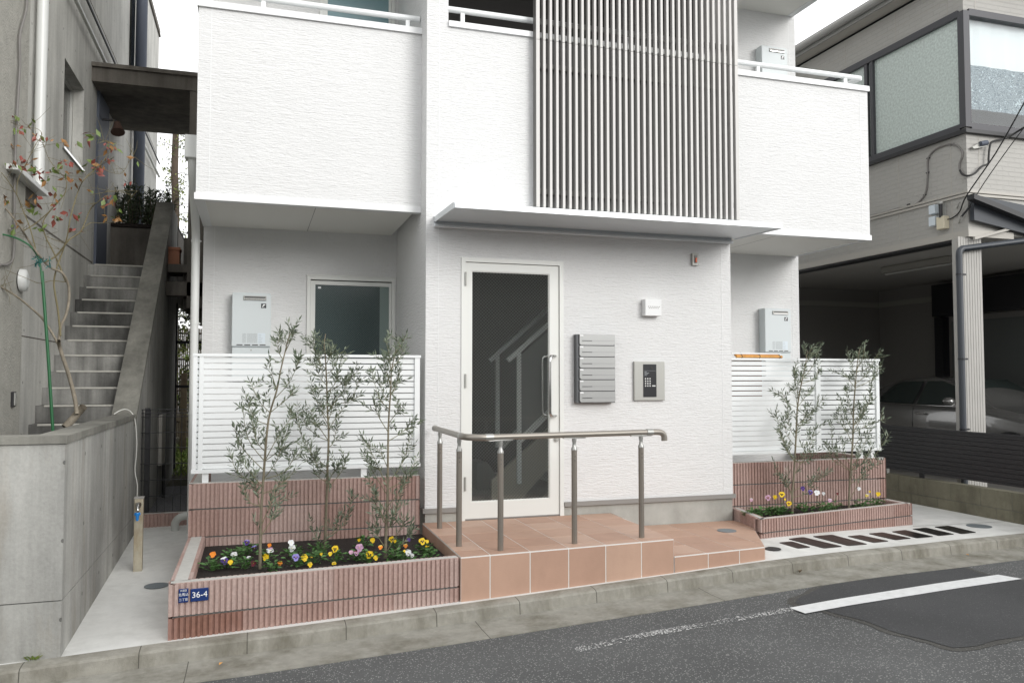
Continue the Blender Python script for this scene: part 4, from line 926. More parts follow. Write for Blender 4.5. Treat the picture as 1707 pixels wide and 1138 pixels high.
# ================================================================== RIGHT HOUSE
hs_ = thing('neighbour_house', 'beige two storey house with dark framed corner windows above an open garage', 'house', (10, 3, .05))
HX, HY = 7.9, .40; GZ = 3.20
M_HS = mat('beige_tile_siding', (.42, .41, .385), .65, vary=.03, vscale=2, spec=.35)
def brickbump(m, s):
    n, l, b = nodes(m); g = n.new('ShaderNodeNewGeometry'); sx = n.new('ShaderNodeSeparateXYZ'); l.new(g.outputs['Position'], sx.inputs[0])
    cb = n.new('ShaderNodeCombineXYZ'); l.new(math_n(n, l, 'ADD', sx.outputs[0], sx.outputs[1]), cb.inputs[0]); l.new(sx.outputs[2], cb.inputs[1])
    br = n.new('ShaderNodeTexBrick'); br.inputs['Scale'].default_value = 1; br.inputs['Brick Width'].default_value = .19; br.inputs['Row Height'].default_value = .057; br.inputs['Mortar Size'].default_value = .005; br.inputs['Mortar Smooth'].default_value = .3
    br.inputs['Color1'].default_value = (1, 1, 1, 1); br.inputs['Color2'].default_value = (.8, .8, .8, 1); br.inputs['Mortar'].default_value = (0, 0, 0, 1); l.new(cb.outputs[0], br.inputs['Vector'])
    t = n.new('ShaderNodeTexNoise'); t.inputs['Scale'].default_value = 45; l.new(g.outputs['Position'], t.inputs['Vector'])
    bp = n.new('ShaderNodeBump'); bp.inputs['Strength'].default_value = .8; bp.inputs['Distance'].default_value = .006
    l.new(math_n(n, l, 'ADD', br.outputs['Color'], math_n(n, l, 'MULTIPLY', t.outputs['Fac'], .35)), bp.inputs['Height']); l.new(bp.outputs[0], b.inputs['Normal'])
brickbump(M_HS, .3)
wz0, wz1, wyb = 4.47, 5.85, 3.9
m = MB()
m.box(HX, HX + .2, HY, 8, GZ + .02, wz0); m.box(HX, HX + .2, HY, 8, wz1, 6.30); m.box(HX, HX + .2, wyb, 8, wz0, wz1)
m.box(HX, HX + .2, 6.2, 8, -.2, GZ + .02)
m.box(HX + .2, 14, HY, HY + .2, GZ + .02, wz0); m.box(HX + .2, 14, HY, HY + .2, wz1, 6.30); m.box(12.0, 14, HY, HY + .2, wz0, wz1)
m.box(HX + .2, 14, 7.8, 8, -.2, 6.3); m.box(13.8, 14, HY + .2, 7.8, -.2, 6.3)
m.build('upper_wall', M_HS, hs_)
m = MB(); m.box(HX - .20, 14.3, HY - .2, 8.3, 6.40, 6.50); rf = m.build('roof', M_WFR, hs_)
m = MB(); m.box(HX - .22, 14.3, HY - .24, HY - .20, 6.33, 6.52); m.box(HX - .22, HX - .20, HY - .20, 8.3, 6.33, 6.52); m.tube([(HX - .26, HY - .25, 6.42), (HX - .26, 8.3, 6.42)], .05, None, 12); m.build('gutter', mat('eave_grey', (.30, .295, .28), .5), rf)
MB().box(HX - .195, HX + .0, HY - .19, 8.3, 6.33, 6.395).build('eave_soffit', M_TAN, rf)
# trim bands + vertical joints
m = MB()
for z in (3.66, 3.70): m.box(HX - .022, HX - .001, HY - .022, 8, z, z + .026); m.box(HX - .001, 14, HY - .022, HY - .001, z, z + .026)
m.box(HX - .03, HX - .001, HY - .03, 8, GZ - .02, GZ + .06); m.box(HX - .001, 8.55, HY - .03, HY - .001, GZ - .02, GZ + .06)
m.build('trim_band', M_TAN, hs_)
m = MB()
for y in (.62, 1.45, 2.4, 3.3, 4.3): m.box(HX - .003, HX, y, y + .009, GZ + .062, 3.659); m.box(HX - .003, HX, y, y + .009, 3.728, wz0 - .05); m.box(HX - .003, HX, y, y + .009, wz1 + .05, 6.3)
for x in (8.08, 9.0, 9.9): m.box(x, x + .009, HY - .003, HY, 3.728, wz0 - .05); m.box(x, x + .009, HY - .003, HY, wz1 + .05, 6.3)
m.box(HX - .003, HX, HY + .1, 8, 6.08, 6.088)
m.build('panel_joint', M_TAN, hs_)
# corner window
m = MB(); f_ = .07
m.box(HX - .03, HX + .06, HY - .03, HY + .06, wz0, wz1)   # corner post
for z0_, z1_ in ((wz0 - .03, wz0 + .05), (wz1 - .05, wz1 + .03)):
    m.box(HX - .03, HX + .06, HY + .06, wyb, z0_, z1_); m.box(HX + .06, 12, HY - .03, HY + .06, z0_, z1_)
for y in (1.86, 1.965, 2.9): m.box(HX - .02, HX + .06, y, y + .055 if y != 2.9 else y + .1, wz0 + .05, wz1 - .05)
for x in (9.9, 11.9): m.box(x, x + .07, HY - .02, HY + .06, wz0 + .05, wz1 - .05)
wn = m.build('corner_window', M_WFR, hs_)
m = MB(); m.box(HX - .055, HX - .001, HY - .055, wyb, wz0 - .075, wz0 - .031); m.box(HX - .001, 12, HY - .055, HY - .001, wz0 - .075, wz0 - .031); m.build('window_sill', M_LOUV, wn)
MB().box(HX + .02, HX + .026, HY + .06, wyb, wz0 + .05, wz1 - .05).build('frosted_pane', M_FGLASS, wn)
MB().box(HX + .06, 12, HY + .02, HY + .026, wz0 + .05, wz1 - .05).build('front_pane', M_CGLASS, wn)
M_CURT = mat('pale_curtain', (.55, .58, .54), .9, vary=.12, vscale=14)
m = MB()
def wavy(y0, y1, x, z0, z1, amp, horiz='y'):
    n_ = 40; pts = [(y0 + (y1 - y0) * i / n_, x + amp * math.sin(i * 1.9)) for i in range(n_ + 1)]
    for i in range(n_):
        (a, b), (c, d) = pts[i], pts[i + 1]
        if horiz == 'y': m.face([(b, a, z0), (d, c, z0), (d, c, z1), (b, a, z1)], None, True)
        else: m.face([(a, b, z0), (c, d, z0), (c, d, z1), (a, b, z1)], None, True)
wavy(HY + .12, 3.8, HX + .07, wz0 + .22, wz1 - .1, .012); m.build('curtain', M_CURT, wn)
m = MB(); wavy(HX + .14, 11.8, HY + .085, 5.25, wz1 - .02, .006, 'x'); m.build('sky_reflection_sheet', mat('sky_reflection_sheet', (.8, .82, .83), .9), wn)  # white sheet behind the pane, put in for the bright reflected sky
M_PAT = mat('patterned_curtain', (.21, .26, .30), .9); n, l, b = nodes(M_PAT); g = n.new('ShaderNodeNewGeometry')
t = n.new('ShaderNodeTexNoise'); t.inputs['Scale'].default_value = 11; t.inputs['Detail'].default_value = .5; t.inputs['Distortion'].default_value = 1.6; l.new(g.outputs['Position'], t.inputs['Vector'])
k_ = math_n(n, l, 'LESS_THAN', math_n(n, l, 'ABSOLUTE', math_n(n, l, 'SUBTRACT', math_n(n, l, 'MODULO', math_n(n, l, 'MULTIPLY', t.outputs['Fac'], 9), 1.0), .5)), .13)
mm = n.new('ShaderNodeMix'); mm.data_type = 'RGBA'; l.new(k_, mm.inputs['Factor']); mm.inputs['A'].default_value = (.10, .14, .17, 1); mm.inputs['B'].default_value = (.50, .57, .60, 1); l.new(mm.outputs['Result'], b.inputs['Base Color'])
m = MB(); wavy(HX + .12, 11.8, HY + .06, 4.72, 5.25, .008, 'x'); m.build('patterned_curtain', M_PAT, wn)
MB().box(HX + .35, 12, 1.4, 1.45, 4.3, 6).build('room_back', M_GTRIM, wn)
m = MB(); q = P(1598, 120, X=HX + .03); m.bbox(HX + .03, HX + .08, q.y - .06, q.y + .03, q.z - .12, q.z + .02, .01); m.build('window_fitting', M_WHITE, wn)
# garage
m = MB(); m.box(HX + .1, 12.6, 7.1, 7.2, -.2, 3.5); m.box(12.6, 12.7, 1.0, 7.1, -.2, 3.5); m.build('garage_wall', M_GARG, hs_)
MB().box(HX + .2, 12.6, HY + .25, 7.1, 3.38, 3.45).build('garage_ceiling', M_GARC, hs_)
MB().box(HX + .0, HX + .2, HY + .2, 6.2, GZ - .045, GZ + .018).build('lintel_edge', M_LOUV, hs_)
m = MB(); m.box(HX + .1, 12.55, 7.05, 7.099, 3.02, 3.12); m.box(12.55, 12.599, 4.9, 7.1, 3.02, 3.12); m.build('garage_cornice', M_GTRIM, hs_)
m = MB(); m.box(12.3, 12.6, 1.0, 5.4, 2.7, 3.3); m.box(12.45, 12.6, 5.3, 5.5, 0, 2.7); m.box(12.5, 12.6, 3.2, 3.3, 0, 2.7); m.build('dark_doorway', M_BLACK, hs_)
MB().box(12.56, 12.6, 3.4, 5.2, .2, 2.6).build('sliding_door', mat('grey_door_curtain', (.13, .14, .135), .6), hs_)
ft_ = MB(); a = P(1474, 456, X=10.0); b_ = P(1589, 439, X=10.0)
ft_.box(9.93, 10.07, b_.y, a.y, 3.28, 3.37); fl = ft_.build('garage_light', M_GTRIM, hs_)
MB().tube([(10, b_.y + .03, 3.262), (10, a.y - .03, 3.262)], .017, mat('lamp_tube', (.5, .5, .48), .4), 10).build('tube', MATS['lamp_tube'], fl)
# corner column and dark pipe
c0, c1 = P(1603, 700, Y=.45), P(1642, 700, Y=.45)
m = MB(); n_ = 9
cx0, cx1 = P(1602, 600, Y=.41).x, P(1641, 600, Y=.41).x
prof = []
for i in range(n_): 
    a = cx0 + (cx1 - cx0) * i / n_; b_ = cx0 + (cx1 - cx0) * (i + 1) / n_
    m.box(a + .003, b_ - .003, HY + .012, HY + .03, -.1, GZ - .021)
m.box(cx0, cx1, HY + .03, HY + .10, -.1, GZ - .046); m.build('corner_column', M_COL, hs_)
dn = thing('dark_rain_pipe', 'dark slate rain pipe with a bend running up the pale garage column', 'pipe', (7.86, .34, .2))
px_ = P(1602, 560, Y=.36)
m = MB(); m.tube([(px_.x, .36, .2), (px_.x, .36, 2.94)] + sm([(px_.x, .36, 2.94), (px_.x + .01, .36, 3.0), (px_.x + .05, .36, 3.03)], 4) + [Vector((px_.x + .05, .36, 3.03)), Vector((9.6, .30, 3.30))], .036, None, 14); m.build('pipe', M_CHAR, dn)
for z in (2.72, 1.75, .95): m = MB(); m.box(px_.x + .03, px_.x + .075, .34, .40, z, z + .02); m.cyl((px_.x, .36, z), .04, .02, None, 14); m.build('bracket', M_BLACK, dn)
# shed roof over the right
cr = thing('carport_roof', 'charcoal steel carport roof sloping down beside the garage corner', 'roof', (9, .1, 3.3))
a0_, a1_, a2_, a3_ = P(1616, 326, Y=.38), P(1707, 345, Y=.38), P(1707, 392, Y=.38), P(1617, 368, Y=.38)
ex = lambda p, q, X: p + (q - p) * ((X - p.x) / (q.x - p.x))
m = MB(); m.extr([a3_, ex(a3_, a2_, 10.5), ex(a0_, a1_, 10.5), a0_], (0, -.06, 0)); m.build('fascia', M_CHAR, cr)
a0_, a1_ = P(1612, 334, Y=.30), P(1707, 372, Y=.30); m = MB(); e = ex(a0_, a1_, 10.5); m.extr([a0_, e, e + Vector((0, 0, .06)), a0_ + Vector((0, 0, .06))], (0, -1.0 + .9, 0)); m.build('roof_edge', M_LOUV, cr)
m = MB(); a0_, a1_ = P(1622, 400, Y=.36), P(1707, 377, Y=.36); m.extr([a0_, ex(a0_, a1_, 10.2), ex(a0_, a1_, 10.2) + Vector((0, 0, .03)), a0_ + Vector((0, 0, .03))], (0, -.03, 0)); m.build('support_rail', M_TAN, cr)
# electrical boxes and cables on the house
eb = thing('meter_boxes', 'cluster of small ivory and grey cable boxes on the beige wall under the trim band', 'boxes', tuple(P(1572, 360, X=HX)))
def wb(x0, y0, x1, y1, d, mm, nm):
    a, b_ = P(x0, y0, X=HX - .001), P(x1, y1, X=HX - .001); MB().bbox(HX - d, HX - .001, min(a.y, b_.y), max(a.y, b_.y), min(a.z, b_.z), max(a.z, b_.z), .006).build(nm, mm, eb)
wb(1555, 344, 1566, 356, .07, M_LABEL, 'grey_box'); wb(1555, 363, 1566, 376, .07, M_LABEL, 'grey_box'); wb(1569, 363, 1583, 381, .08, M_IVORY, 'ivory_box')
q = P(1568, 350, X=HX - .07); MB().cyl((q.x, q.y, q.z - .09), .022, .16, None, 12).build('arrester', M_LOUV, eb); MB().cyl((q.x, q.y, q.z + .07), .034, .03, None, 12).build('arrester_cap', M_STEEL, eb)
wb(1571, 341, 1578, 360, .012, M_STEEL, 'back_plate')
def cable(name, label, pts, r, m_, n=5, cat='cable'):
    mb = MB(); mb.tube(sm(pts, n), r, None, 8); return mb.build(name, m_, None, label=label, cat=cat)
W = lambda x, y, d=.012: P(x, y, X=HX - d)
cd = thing('conduit', 'grey flexible conduit curving in an S over the beige wall below the window', 'cable', tuple(W(1545, 320)))
m = MB(); m.tube(sm([W(1430, 364), W(1470, 355), W(1497, 347.5), W(1522, 343), W(1537, 331), W(1544, 318), W(1546.5, 290), W(1547, 266), W(1556, 252), W(1572, 243.5), W(1588, 240.5), W(1600, 247), W(1604.5, 258), W(1600, 272), W(1600, 283), W(1606, 290)], 5), .011, None, 8); m.build('conduit', M_CABLEG, cd)
for x, y in ((1547, 264), (1546, 288), (1541, 325), (1514, 341), (1587, 241), (1570, 244)): q = W(x, y); MB().box(q.x - .004, q.x + .012, q.y - .022, q.y + .022, q.z - .008, q.z + .008).build('clip', M_LOUV, cd)
F = lambda x, y, yy=HY - .05: P(x, y, Y=yy)
cable('service_cable', 'bundled dark cable dropping in a loop round the house corner below the corner window', [W(1600, 284, .02), W(1605, 291, .04), F(1614, 293), F(1625, 289), F(1636, 278), F(1647, 273), F(1648, 262), F(1650, 245), F(1655, 236), F(1678, 230), F(1707, 213, .2), F(1760, 185, -.3)], .012, M_CABLE)
q = F(1634, 242); an = thing('cable_anchor', 'blue and grey cable anchor fixed to the house corner below the window', 'anchor', tuple(q))
m = MB(); m.extr([F(1621, 245), F(1637, 236), F(1647, 236), F(1645, 244), F(1624, 248)], (0, .03, 0)); m.build('bracket', M_STEEL, an); m = MB(); m.tube([F(1634, 240, HY - .06), F(1645, 238, HY - .06)], .03, None, 10); m.build('insulator', M_NAVY, an)
q = P(1900, 60, Y=-2)
for nm, lb, pts in (('overhead_wire', 'thickest black overhead wire crossing the house corner to the cable boxes', [F(1723, 145, -.8), F(1707, 172, -.6), F(1660, 255, -.1), F(1612, 325, .3), W(1600, 352, .03), W(1588, 363, .02), W(1578, 366, .03)]),
                    ('overhead_wire', 'thin black overhead wire ending at the wall hook below the trim band', [F(1760, 150, -.9), F(1707, 213, -.5), F(1650, 291, 0), F(1618, 340, .3), W(1604, 358, .03)]),):
    cable(nm, lb, pts, .0075 if 'thick' in lb else .005, M_CABLE)
for x, y in ((1598, 340), (1603, 367)):
    q = W(x, y, .03); 
wh = thing('wall_hooks', 'galvanised wire hooks on the beige wall right of the ivory box', 'hooks', tuple(W(1600, 355)))
for x, y in ((1597.5, 341), (1600, 366)):
    a, b_ = W(x - 2, y + 6, .01), W(x + 3, y - 5, .05); m = MB(); m.tube([a, W(x, y, .05), b_], .008, None, 8); m.build('hook', M_STEEL, wh)
MB().tube([W(1602, 362, .04), W(1608, 355, .05), F(1618, 343, .3)], .011, None, 8).build('insulator', M_LOUV, wh)
m = MB(); pb = P(1339, 520, X=6.44)
m.box(6.412, 6.45, 1.62, 1.69, P(1338, 521, Y=1.65).z, P(1338, 447, Y=1.65).z); m.box(6.411, 6.46, 1.61, 1.70, P(1338, 492, Y=1.65).z, P(1338, 476, Y=1.65).z); m.build('cable_cover', M_HEAT, None, label='pale vertical cable cover on the right edge of the white building', cat='cover')

gf = MB(); gf.face([(XW + .13, -1.0, .062), (14, -1.0, .062), (14, 7.8, .062), (XW + .13, 7.8, .062)]); gf.build('garage_floor', mat('garage_floor', (.11, .105, .095), .7, vary=.2), kind='structure')
# ================================================================== CAR (nose towards the street, right side to the camera)
car = thing('parked_car', 'dark grey metallic sedan parked nose out in the open garage', 'car', (11.2, 4.3, .1))
CX, CY, CZ = 11.30, 3.6, .13     # centre line, mid length, ground ; length along y, nose at -y
def cs(y, hw, zb, zbelt, zt, hwt):   # returns right half profile (x>=0 out)
    return [(0, zb), (hw * .82, zb), (hw * .97, zb + .10), (hw * 1.0, (zb + zbelt) / 2 + .05), (hw * .985, zbelt - .10), (hw * .945, zbelt), (hwt * 1.06 if zt > zbelt + .1 else hwt, zbelt + (zt - zbelt) * .45), (hwt * .98, zbelt + (zt - zbelt) * .84), (hwt * .80, zt - .015), (0, zt)]
ST = [(-2.42, .62, .30, .60, .62, .5), (-2.36, .78, .22, .66, .70, .6), (-2.1, .87, .18, .74, .80, .7), (-1.6, .90, .18, .83, .90, .72), (-1.15, .91, .18, .90, .97, .72), (-.95, .91, .18, .93, 1.02, .70), (-.45, .91, .18, .95, 1.27, .64), (-.1, .91, .18, .955, 1.41, .60), (.35, .91, .18, .96, 1.46, .60),
      (.9, .91, .18, .965, 1.44, .59), (1.35, .905, .18, .97, 1.33, .58), (1.75, .90, .19, .98, 1.10, .62), (1.95, .89, .20, .985, 1.05, .64), (2.25, .84, .24, .95, 1.0, .6), (2.36, .74, .32, .85, .88, .5)]
vs_ = []; fs = []
for s in ST:
    h = cs(*s); full = [(-x, z) for x, z in h[::-1]] + h[1:-1]
    vs_ += [(CX + x, CY + s[0], CZ + z) for x, z in full]
L_ = len(vs_) // len(ST)
for i in range(len(ST) - 1):
    for j in range(L_): fs.append((i * L_ + j, (i + 1) * L_ + j, (i + 1) * L_ + (j + 1) % L_, i * L_ + (j + 1) % L_))
fs.append(tuple(range(L_))); fs.append(tuple(range(len(vs_) - 1, len(vs_) - L_ - 1, -1)))
m = MB(); m.add(vs_, fs, None, True); bd = m.build('body', M_CAR, car, merge=True)
sb = bd.modifiers.new('s', 'SUBSURF'); sb.levels = 2; sb.render_levels = 2
def side_poly(pts, off, mm, nm, par, sx=-1):
    # pts (y,z) on greenhouse side; x from interpolation of body side
    def xs_at(y, z):
        for i in range(len(ST) - 1):
            if ST[i][0] <= y <= ST[i + 1][0]:
                t = (y - ST[i][0]) / (ST[i + 1][0] - ST[i][0]); r_ = []
                for a, b_ in zip(cs(*ST[i]), cs(*ST[i + 1])): r_.append((a[0] + (b_[0] - a[0]) * t, a[1] + (b_[1] - a[1]) * t))
                for a, b_ in zip(r_[1:-1], r_[2:]):
                    if a[1] <= z <= b_[1] + 1e-6 and b_[1] > a[1]: return a[0] + (b_[0] - a[0]) * (z - a[1]) / (b_[1] - a[1])
                return r_[-2][0]
        return .6
    v = [(CX + sx * (xs_at(y, z) + off), CY + y, CZ + z) for y, z in pts]; mb = MB(); mb.add(v, [tuple(range(len(v)))]); return mb.build(nm, mm, par)
for sx in (-1, 1):
    side_poly([(-.62, .985), (.30, .985), (.30, 1.36), (.0, 1.36), (-.25, 1.29)], .012, M_CARGL, 'side_window', car, sx)
    side_poly([(.38, .985), (1.28, 1.0), (1.05, 1.29), (.85, 1.345), (.38, 1.36)], .012, M_CARGL, 'side_window', car, sx)
    w_ = MB()
    pts = [(-.62, .968), (-.1, .968), (.4, .97), (1.3, .985)]
    for (y0_, z0_), (y1_, z1_) in zip(pts, pts[1:]): w_.tube([(CX + sx * .868, CY + y0_, CZ + z0_), (CX + sx * .868, CY + y1_, CZ + z1_)], .010, None, 6)
    w_.build('chrome_trim', M_CHROME, car)
    MB().ell((CX + sx * .975, CY - .48, CZ + 1.05), (.10, .085, .065)).box(CX + sx * .87, CX + sx * .93, CY - .5, CY - .45, CZ + .98, CZ + 1.02).build('wing_mirror', M_CAR, car)
    for y in (.05, 1.0): MB().bbox(CX + sx * .925 - .015, CX + sx * .925 + .015, CY + y, CY + y + .2, CZ + .82, CZ + .85, .01).build('door_handle', M_CHROME, car)
    for y in (-.68, .34, 1.22): MB().tube([(CX + sx * .885, CY + y, CZ + .93), (CX + sx * .913, CY + y, CZ + .62), (CX + sx * .908, CY + y, CZ + .3)], .004, None, 5).build('door_gap', M_BLACK, car)
    for y in (-1.5, 1.35):
        wl = MB(); wl.tube([(CX + sx * .74, CY + y, CZ + .32), (CX + sx * .925, CY + y, CZ + .32)], .32, None, 28); wl = wl.build('wheel', M_RUBBER, car)
        MB().tube([(CX + sx * .92, CY + y, CZ + .32), (CX + sx * .932, CY + y, CZ + .32)], .22, None, 24).build('rim', M_STEEL, wl)
    MB().bbox(CX + sx * .66 - .16, CX + sx * .66 + .16, CY - 2.38, CY - 2.2, CZ + .62, CZ + .73, .03).build('headlight', M_LABEL, car)
m = MB(); m.add([(CX - .66, CY - .86, CZ + 1.03), (CX + .66, CY - .86, CZ + 1.03), (CX + .52, CY - .22, CZ + 1.385), (CX - .52, CY - .22, CZ + 1.385)], [(0, 1, 2, 3)]); m.build('windscreen', M_CARGL, car)

# ================================================================== LEFT GARDEN WALL
gw = thing('garden_wall', 'low concrete garden wall with weathered coping on the left street corner', 'wall', (-1.1, -1, -.06))
GX, GYF, GT = -1.04, -1.66, .15
for (z0_, z1_, nm, i_) in ((-.3, .262, 'lower_wall', 0), (.268, 1.165, 'upper_wall', 0)):
    m = MB(); m.prism([(-3.2, GYF - .03), (GX, GYF), (GX, 1.22), (GX - GT, 1.22), (GX - GT, GYF + GT), (-3.2, GYF + GT)], z0_, z1_); m.build(nm, M_CONCG, gw)
m = MB(); m.prism([(-3.2, GYF - .02), (GX - .012, GYF + .012), (GX - .012, 1.21), (GX - GT + .012, 1.21), (GX - GT + .012, GYF + GT - .012), (-3.2, GYF + GT - .012)], .255, .275); m.build('joint_groove', M_MORTD, gw)
m = MB(); m.prism([(-3.2, GYF - .05), (GX + .012, GYF - .015), (GX + .012, 1.20), (GX - GT - .02, 1.20), (GX - GT - .02, GYF + GT + .02), (-3.2, GYF + GT + .02)], 1.167, 1.212); m.build('coping', M_CONCC, gw)
MB().box(-3.2, GX - GT, GYF + GT, 1.3, -.3, .95).build('garden_soil', M_SOIL, None, label='soil bed filling the garden behind the low concrete wall', cat='soil')
# weed at the kerb
def tuft(name, label, cat, x, y, z, n, h, sp, mats_, wd=.006, lean=.6):
    rnd = random.Random(int(x * 100 + y * 10)); m = MB()
    for _ in range(n):
        a = rnd.uniform(0, 6.28); r0 = rnd.uniform(0, sp); l_ = rnd.uniform(.5, 1) * h; dx, dy = math.cos(a), math.sin(a); b = Vector((x + dx * r0 * .6, y + dy * r0 * .6, z)); t_ = b + Vector((dx * l_ * lean, dy * l_ * lean, l_ * .7)); sd_ = Vector((-dy, dx, 0)) * wd
        mid = b.lerp(t_, .55) + Vector((0, 0, l_ * .12)); m.face([b - sd_ * .4, mid - sd_, t_, mid + sd_], rnd.choice(mats_))
    return m.build(name, mats_[0], None, label=label, cat=cat)
q = G(53, 1100); tuft('weed', 'small green weed at the foot of the concrete garden wall by the kerb', 'weed', q.x, q.y + .02, q.z, 70, .055, .06, [M_GRASS, M_YLEAF], .006, .8)

# ================================================================== LEFT CONCRETE BUILDING
LX = -1.9
lb_ = thing('concrete_building', 'grey fair faced concrete building with tie holes and a narrow deep window', 'building', (-4, 4, 0))
wy0, wy1, lz0, lz1 = 2.29, 3.30, 3.92, 4.84
m = MB(); T2 = .25
m.box(LX - T2, LX, .72, wy0, -.2, 8.4); m.box(LX - T2, LX, wy1, 10.5, -.2, 8.4); m.box(LX - T2, LX, wy0, wy1, -.2, lz0); m.box(LX - T2, LX, wy0, wy1, lz1, 8.4)
m.box(-8, LX - T2, 10.3, 10.5, -.2, 8.4); m.build('side_wall', M_CONC, lb_)
m = MB(); m.box(-8, LX + .05, -.9, .72, -.2, 8.4); m.build('stucco_wall', M_STUC, lb_)
MB().box(-8, LX + .02, -1.0, 10.52, 8.4, 8.5).build('roof', M_CONCD, lb_)
m = MB(); m.box(LX + .001, LX + .03, .74, 10.5, 8.36, 8.399); m.build('roof_edge', M_CONCD, lb_)
fr = MB(); a = .04; X0 = LX - .16
fr.box(X0, X0 + .05, wy0 + .001, wy0 + a, lz0 + .001, lz1 - .001); fr.box(X0, X0 + .05, wy1 - a, wy1 - .001, lz0 + .001, lz1 - .001); fr.box(X0, X0 + .05, wy0 + a, wy1 - a, lz1 - a, lz1 - .001); fr.box(X0, X0 + .05, wy0 + a, wy1 - a, lz0 + .001, lz0 + a)
wn = fr.build('window', M_STEEL, lb_); MB().box(X0 + .02, X0 + .025, wy0 + a, wy1 - a, lz0 + a, lz1 - a).build('pane', M_DKGLASS, wn)
MB().box(LX - .11, LX + .02, wy0 - .02, wy1 + .02, lz0 - .025, lz0 - .0).build('window_sill', M_CHROME, wn); MB().box(X0 - .3, X0 - .28, wy0, wy1, lz0, lz1).build('curtain', M_GTRIM, wn)
m = MB(); m.box(LX - .001, LX + .002, .73, 4.0, 2.935, 2.955); m.box(LX - .001, LX + .002, .73, 10.4, 5.98, 5.995); m.box(LX - .001, LX + .002, .73, 2.2, 1.90, 1.91); m.build('joint_groove', M_CONCD, lb_)
# upper dark louvre/window beyond
m = MB(); m.box(LX - .0, LX + .03, 6.6, 6.95, 6.0, 8.2); m.build('upper_window', M_DKGLASS, lb_)
for z, r, mm in ((5.52, .022, M_PIPEG), (5.78, .015, M_LOUV)):
    MB().tube([(LX + .06, .9, z), (LX + .06, 10.4, z)], r, None, 10).build('wall_conduit', mm, lb_)
nv = MB(); nv.box(LX - .05, LX + .03, 4.08, 4.80, 2.80, 5.12); nv.build('navy_door', M_NAVY, lb_)
m = MB(); m.tube([(LX + .12, 7.0, 2.6), (LX + .12, 7.0, 8.3)], .085, None, 14); m.build('navy_pipe', M_NAVY, lb_)
wp = thing('downpipe', 'white square headed downpipe on the concrete building at the left edge', 'pipe', (-1.82, 1.05, 3.2))
m = MB(); m.tube([(-1.83, 1.05, 3.22), (-1.83, 1.05, 5.9)], .045, None, 14); m.build('pipe', M_PIPEW, wp)
MB().bbox(-1.90, -1.75, .97, 1.13, 5.48, 5.62, .008).build('hopper', M_PIPEW, wp)
ws = thing('white_ledge', 'white metal ledge on the concrete wall below the downpipe, behind the red leaved tree', 'ledge', (-1.85, .9, 3.1)); m = MB(); m.bbox(LX + .001, LX + .13, .15, 1.15, 3.16, 3.205, .006); m.build('ledge', M_PIPEW, ws); m = MB(); m.box(LX + .002, LX + .05, .2, 1.1, 3.05, 3.158); m.build('recess', M_CONCD, ws)  # dark strip under the ledge painted in for the recess's shade
cable('wall_cable', 'grey cable running down the concrete building wall left of the white downpipe', [P(x, y, X=-1.83) for x, y in ((45, -10), (43, 20), (33, 60), (33, 110), (30, 160), (27, 220), (24, 310), (23, 420), (14, 440), (0, 441))], .010, M_CABLEG, 4)
q = P(32, 467, X=-1.85); vc = thing('vent_cap', 'round white vent cap on the left concrete wall', 'vent', tuple(q))
m = MB(); m.tube([(-1.9, q.y, q.z), (-1.86, q.y, q.z), (-1.84, q.y, q.z)], [.09, .09, .075], None, 20); m.build('ring', M_LOUV, vc); m = MB(); m.tube([(-1.84, q.y, q.z), (-1.80, q.y, q.z), (-1.785, q.y, q.z)], [.093, .09, .05], None, 20); m.build('cap', M_PIPEW, vc)
q = P(20, 665, X=-1.85); dbx = thing('doorbell', 'small black and silver doorbell on the left wall', 'doorbell', tuple(q)); MB().bbox(-1.852, -1.83, q.y - .04, q.y + .04, q.z - .06, q.z + .06, .004).build('box', M_LOUV, dbx); MB().bbox(-1.83, -1.82, q.y - .03, q.y + .02, q.z - .05, q.z + .05, .003).build('plate', M_STEEL, dbx)
q = P(192, 213, X=-1.72)
wl_ = thing('wall_lamp', 'rusty spot lamp hanging under the concrete porch slab', 'lamp', tuple(q)); m = MB(); m.tube([(LX, q.y, q.z + .09), (-1.72, q.y, q.z + .09), (-1.70, q.y, q.z + .05)], .015, None, 8); m.build('arm', M_LOUV, wl_)
m = MB(); m.tube([(-1.70, q.y, q.z + .07), (-1.69, q.y - .02, q.z + .0), (-1.68, q.y - .05, q.z - .07)], [.035, .055, .085], None, 14); m.build('shade', mat('rusty_shade', (.10, .06, .045), .7), wl_)

# ---- staircase
sc_ = thing('concrete_staircase', 'outdoor concrete staircase with pale nosings and a sloping parapet', 'stairs', (-1.5, 2.5, 0))
NZ = [(441, 247), (458, 244), (476.5, 240), (497, 235), (519.5, 230), (542, 225), (565, 220), (589.5, 214.7), (617, 209), (643, 203), (672.5, 197)]
z_top, y_top, z_bot, y_bot = 2.90, 3.75, 1.295, 1.45
m = MB(); ms = MB()
for k in range(-7, 11):
    z = z_bot + (z_top - z_bot) * k / 10; y = y_bot + (y_top - y_bot) * k / 10; y1 = y + .23 if k < 10 else 6.5
    m.box(LX + (.001 if k >= 0 else .002), -1.22, y, y1, (z - .1605 if k > -7 else -.2), z - .003)
    if k < 10: m.box(LX + .003, -1.225, y + .23, 3.98, z - .16, z - .006)
    ms.bbox(LX + .07, -1.225, y - .008, y + .03, z - .016, z + .002, .003)
m.build('steps', M_STEP, sc_); ms.build('nosing', M_NOSE, sc_)
def pp_(y): return 1.269 + (3.593 - 1.269) * (y - 1.328) / (4.157 - 1.328)
m = MB(); ya, yb_ = 1.20, 4.45
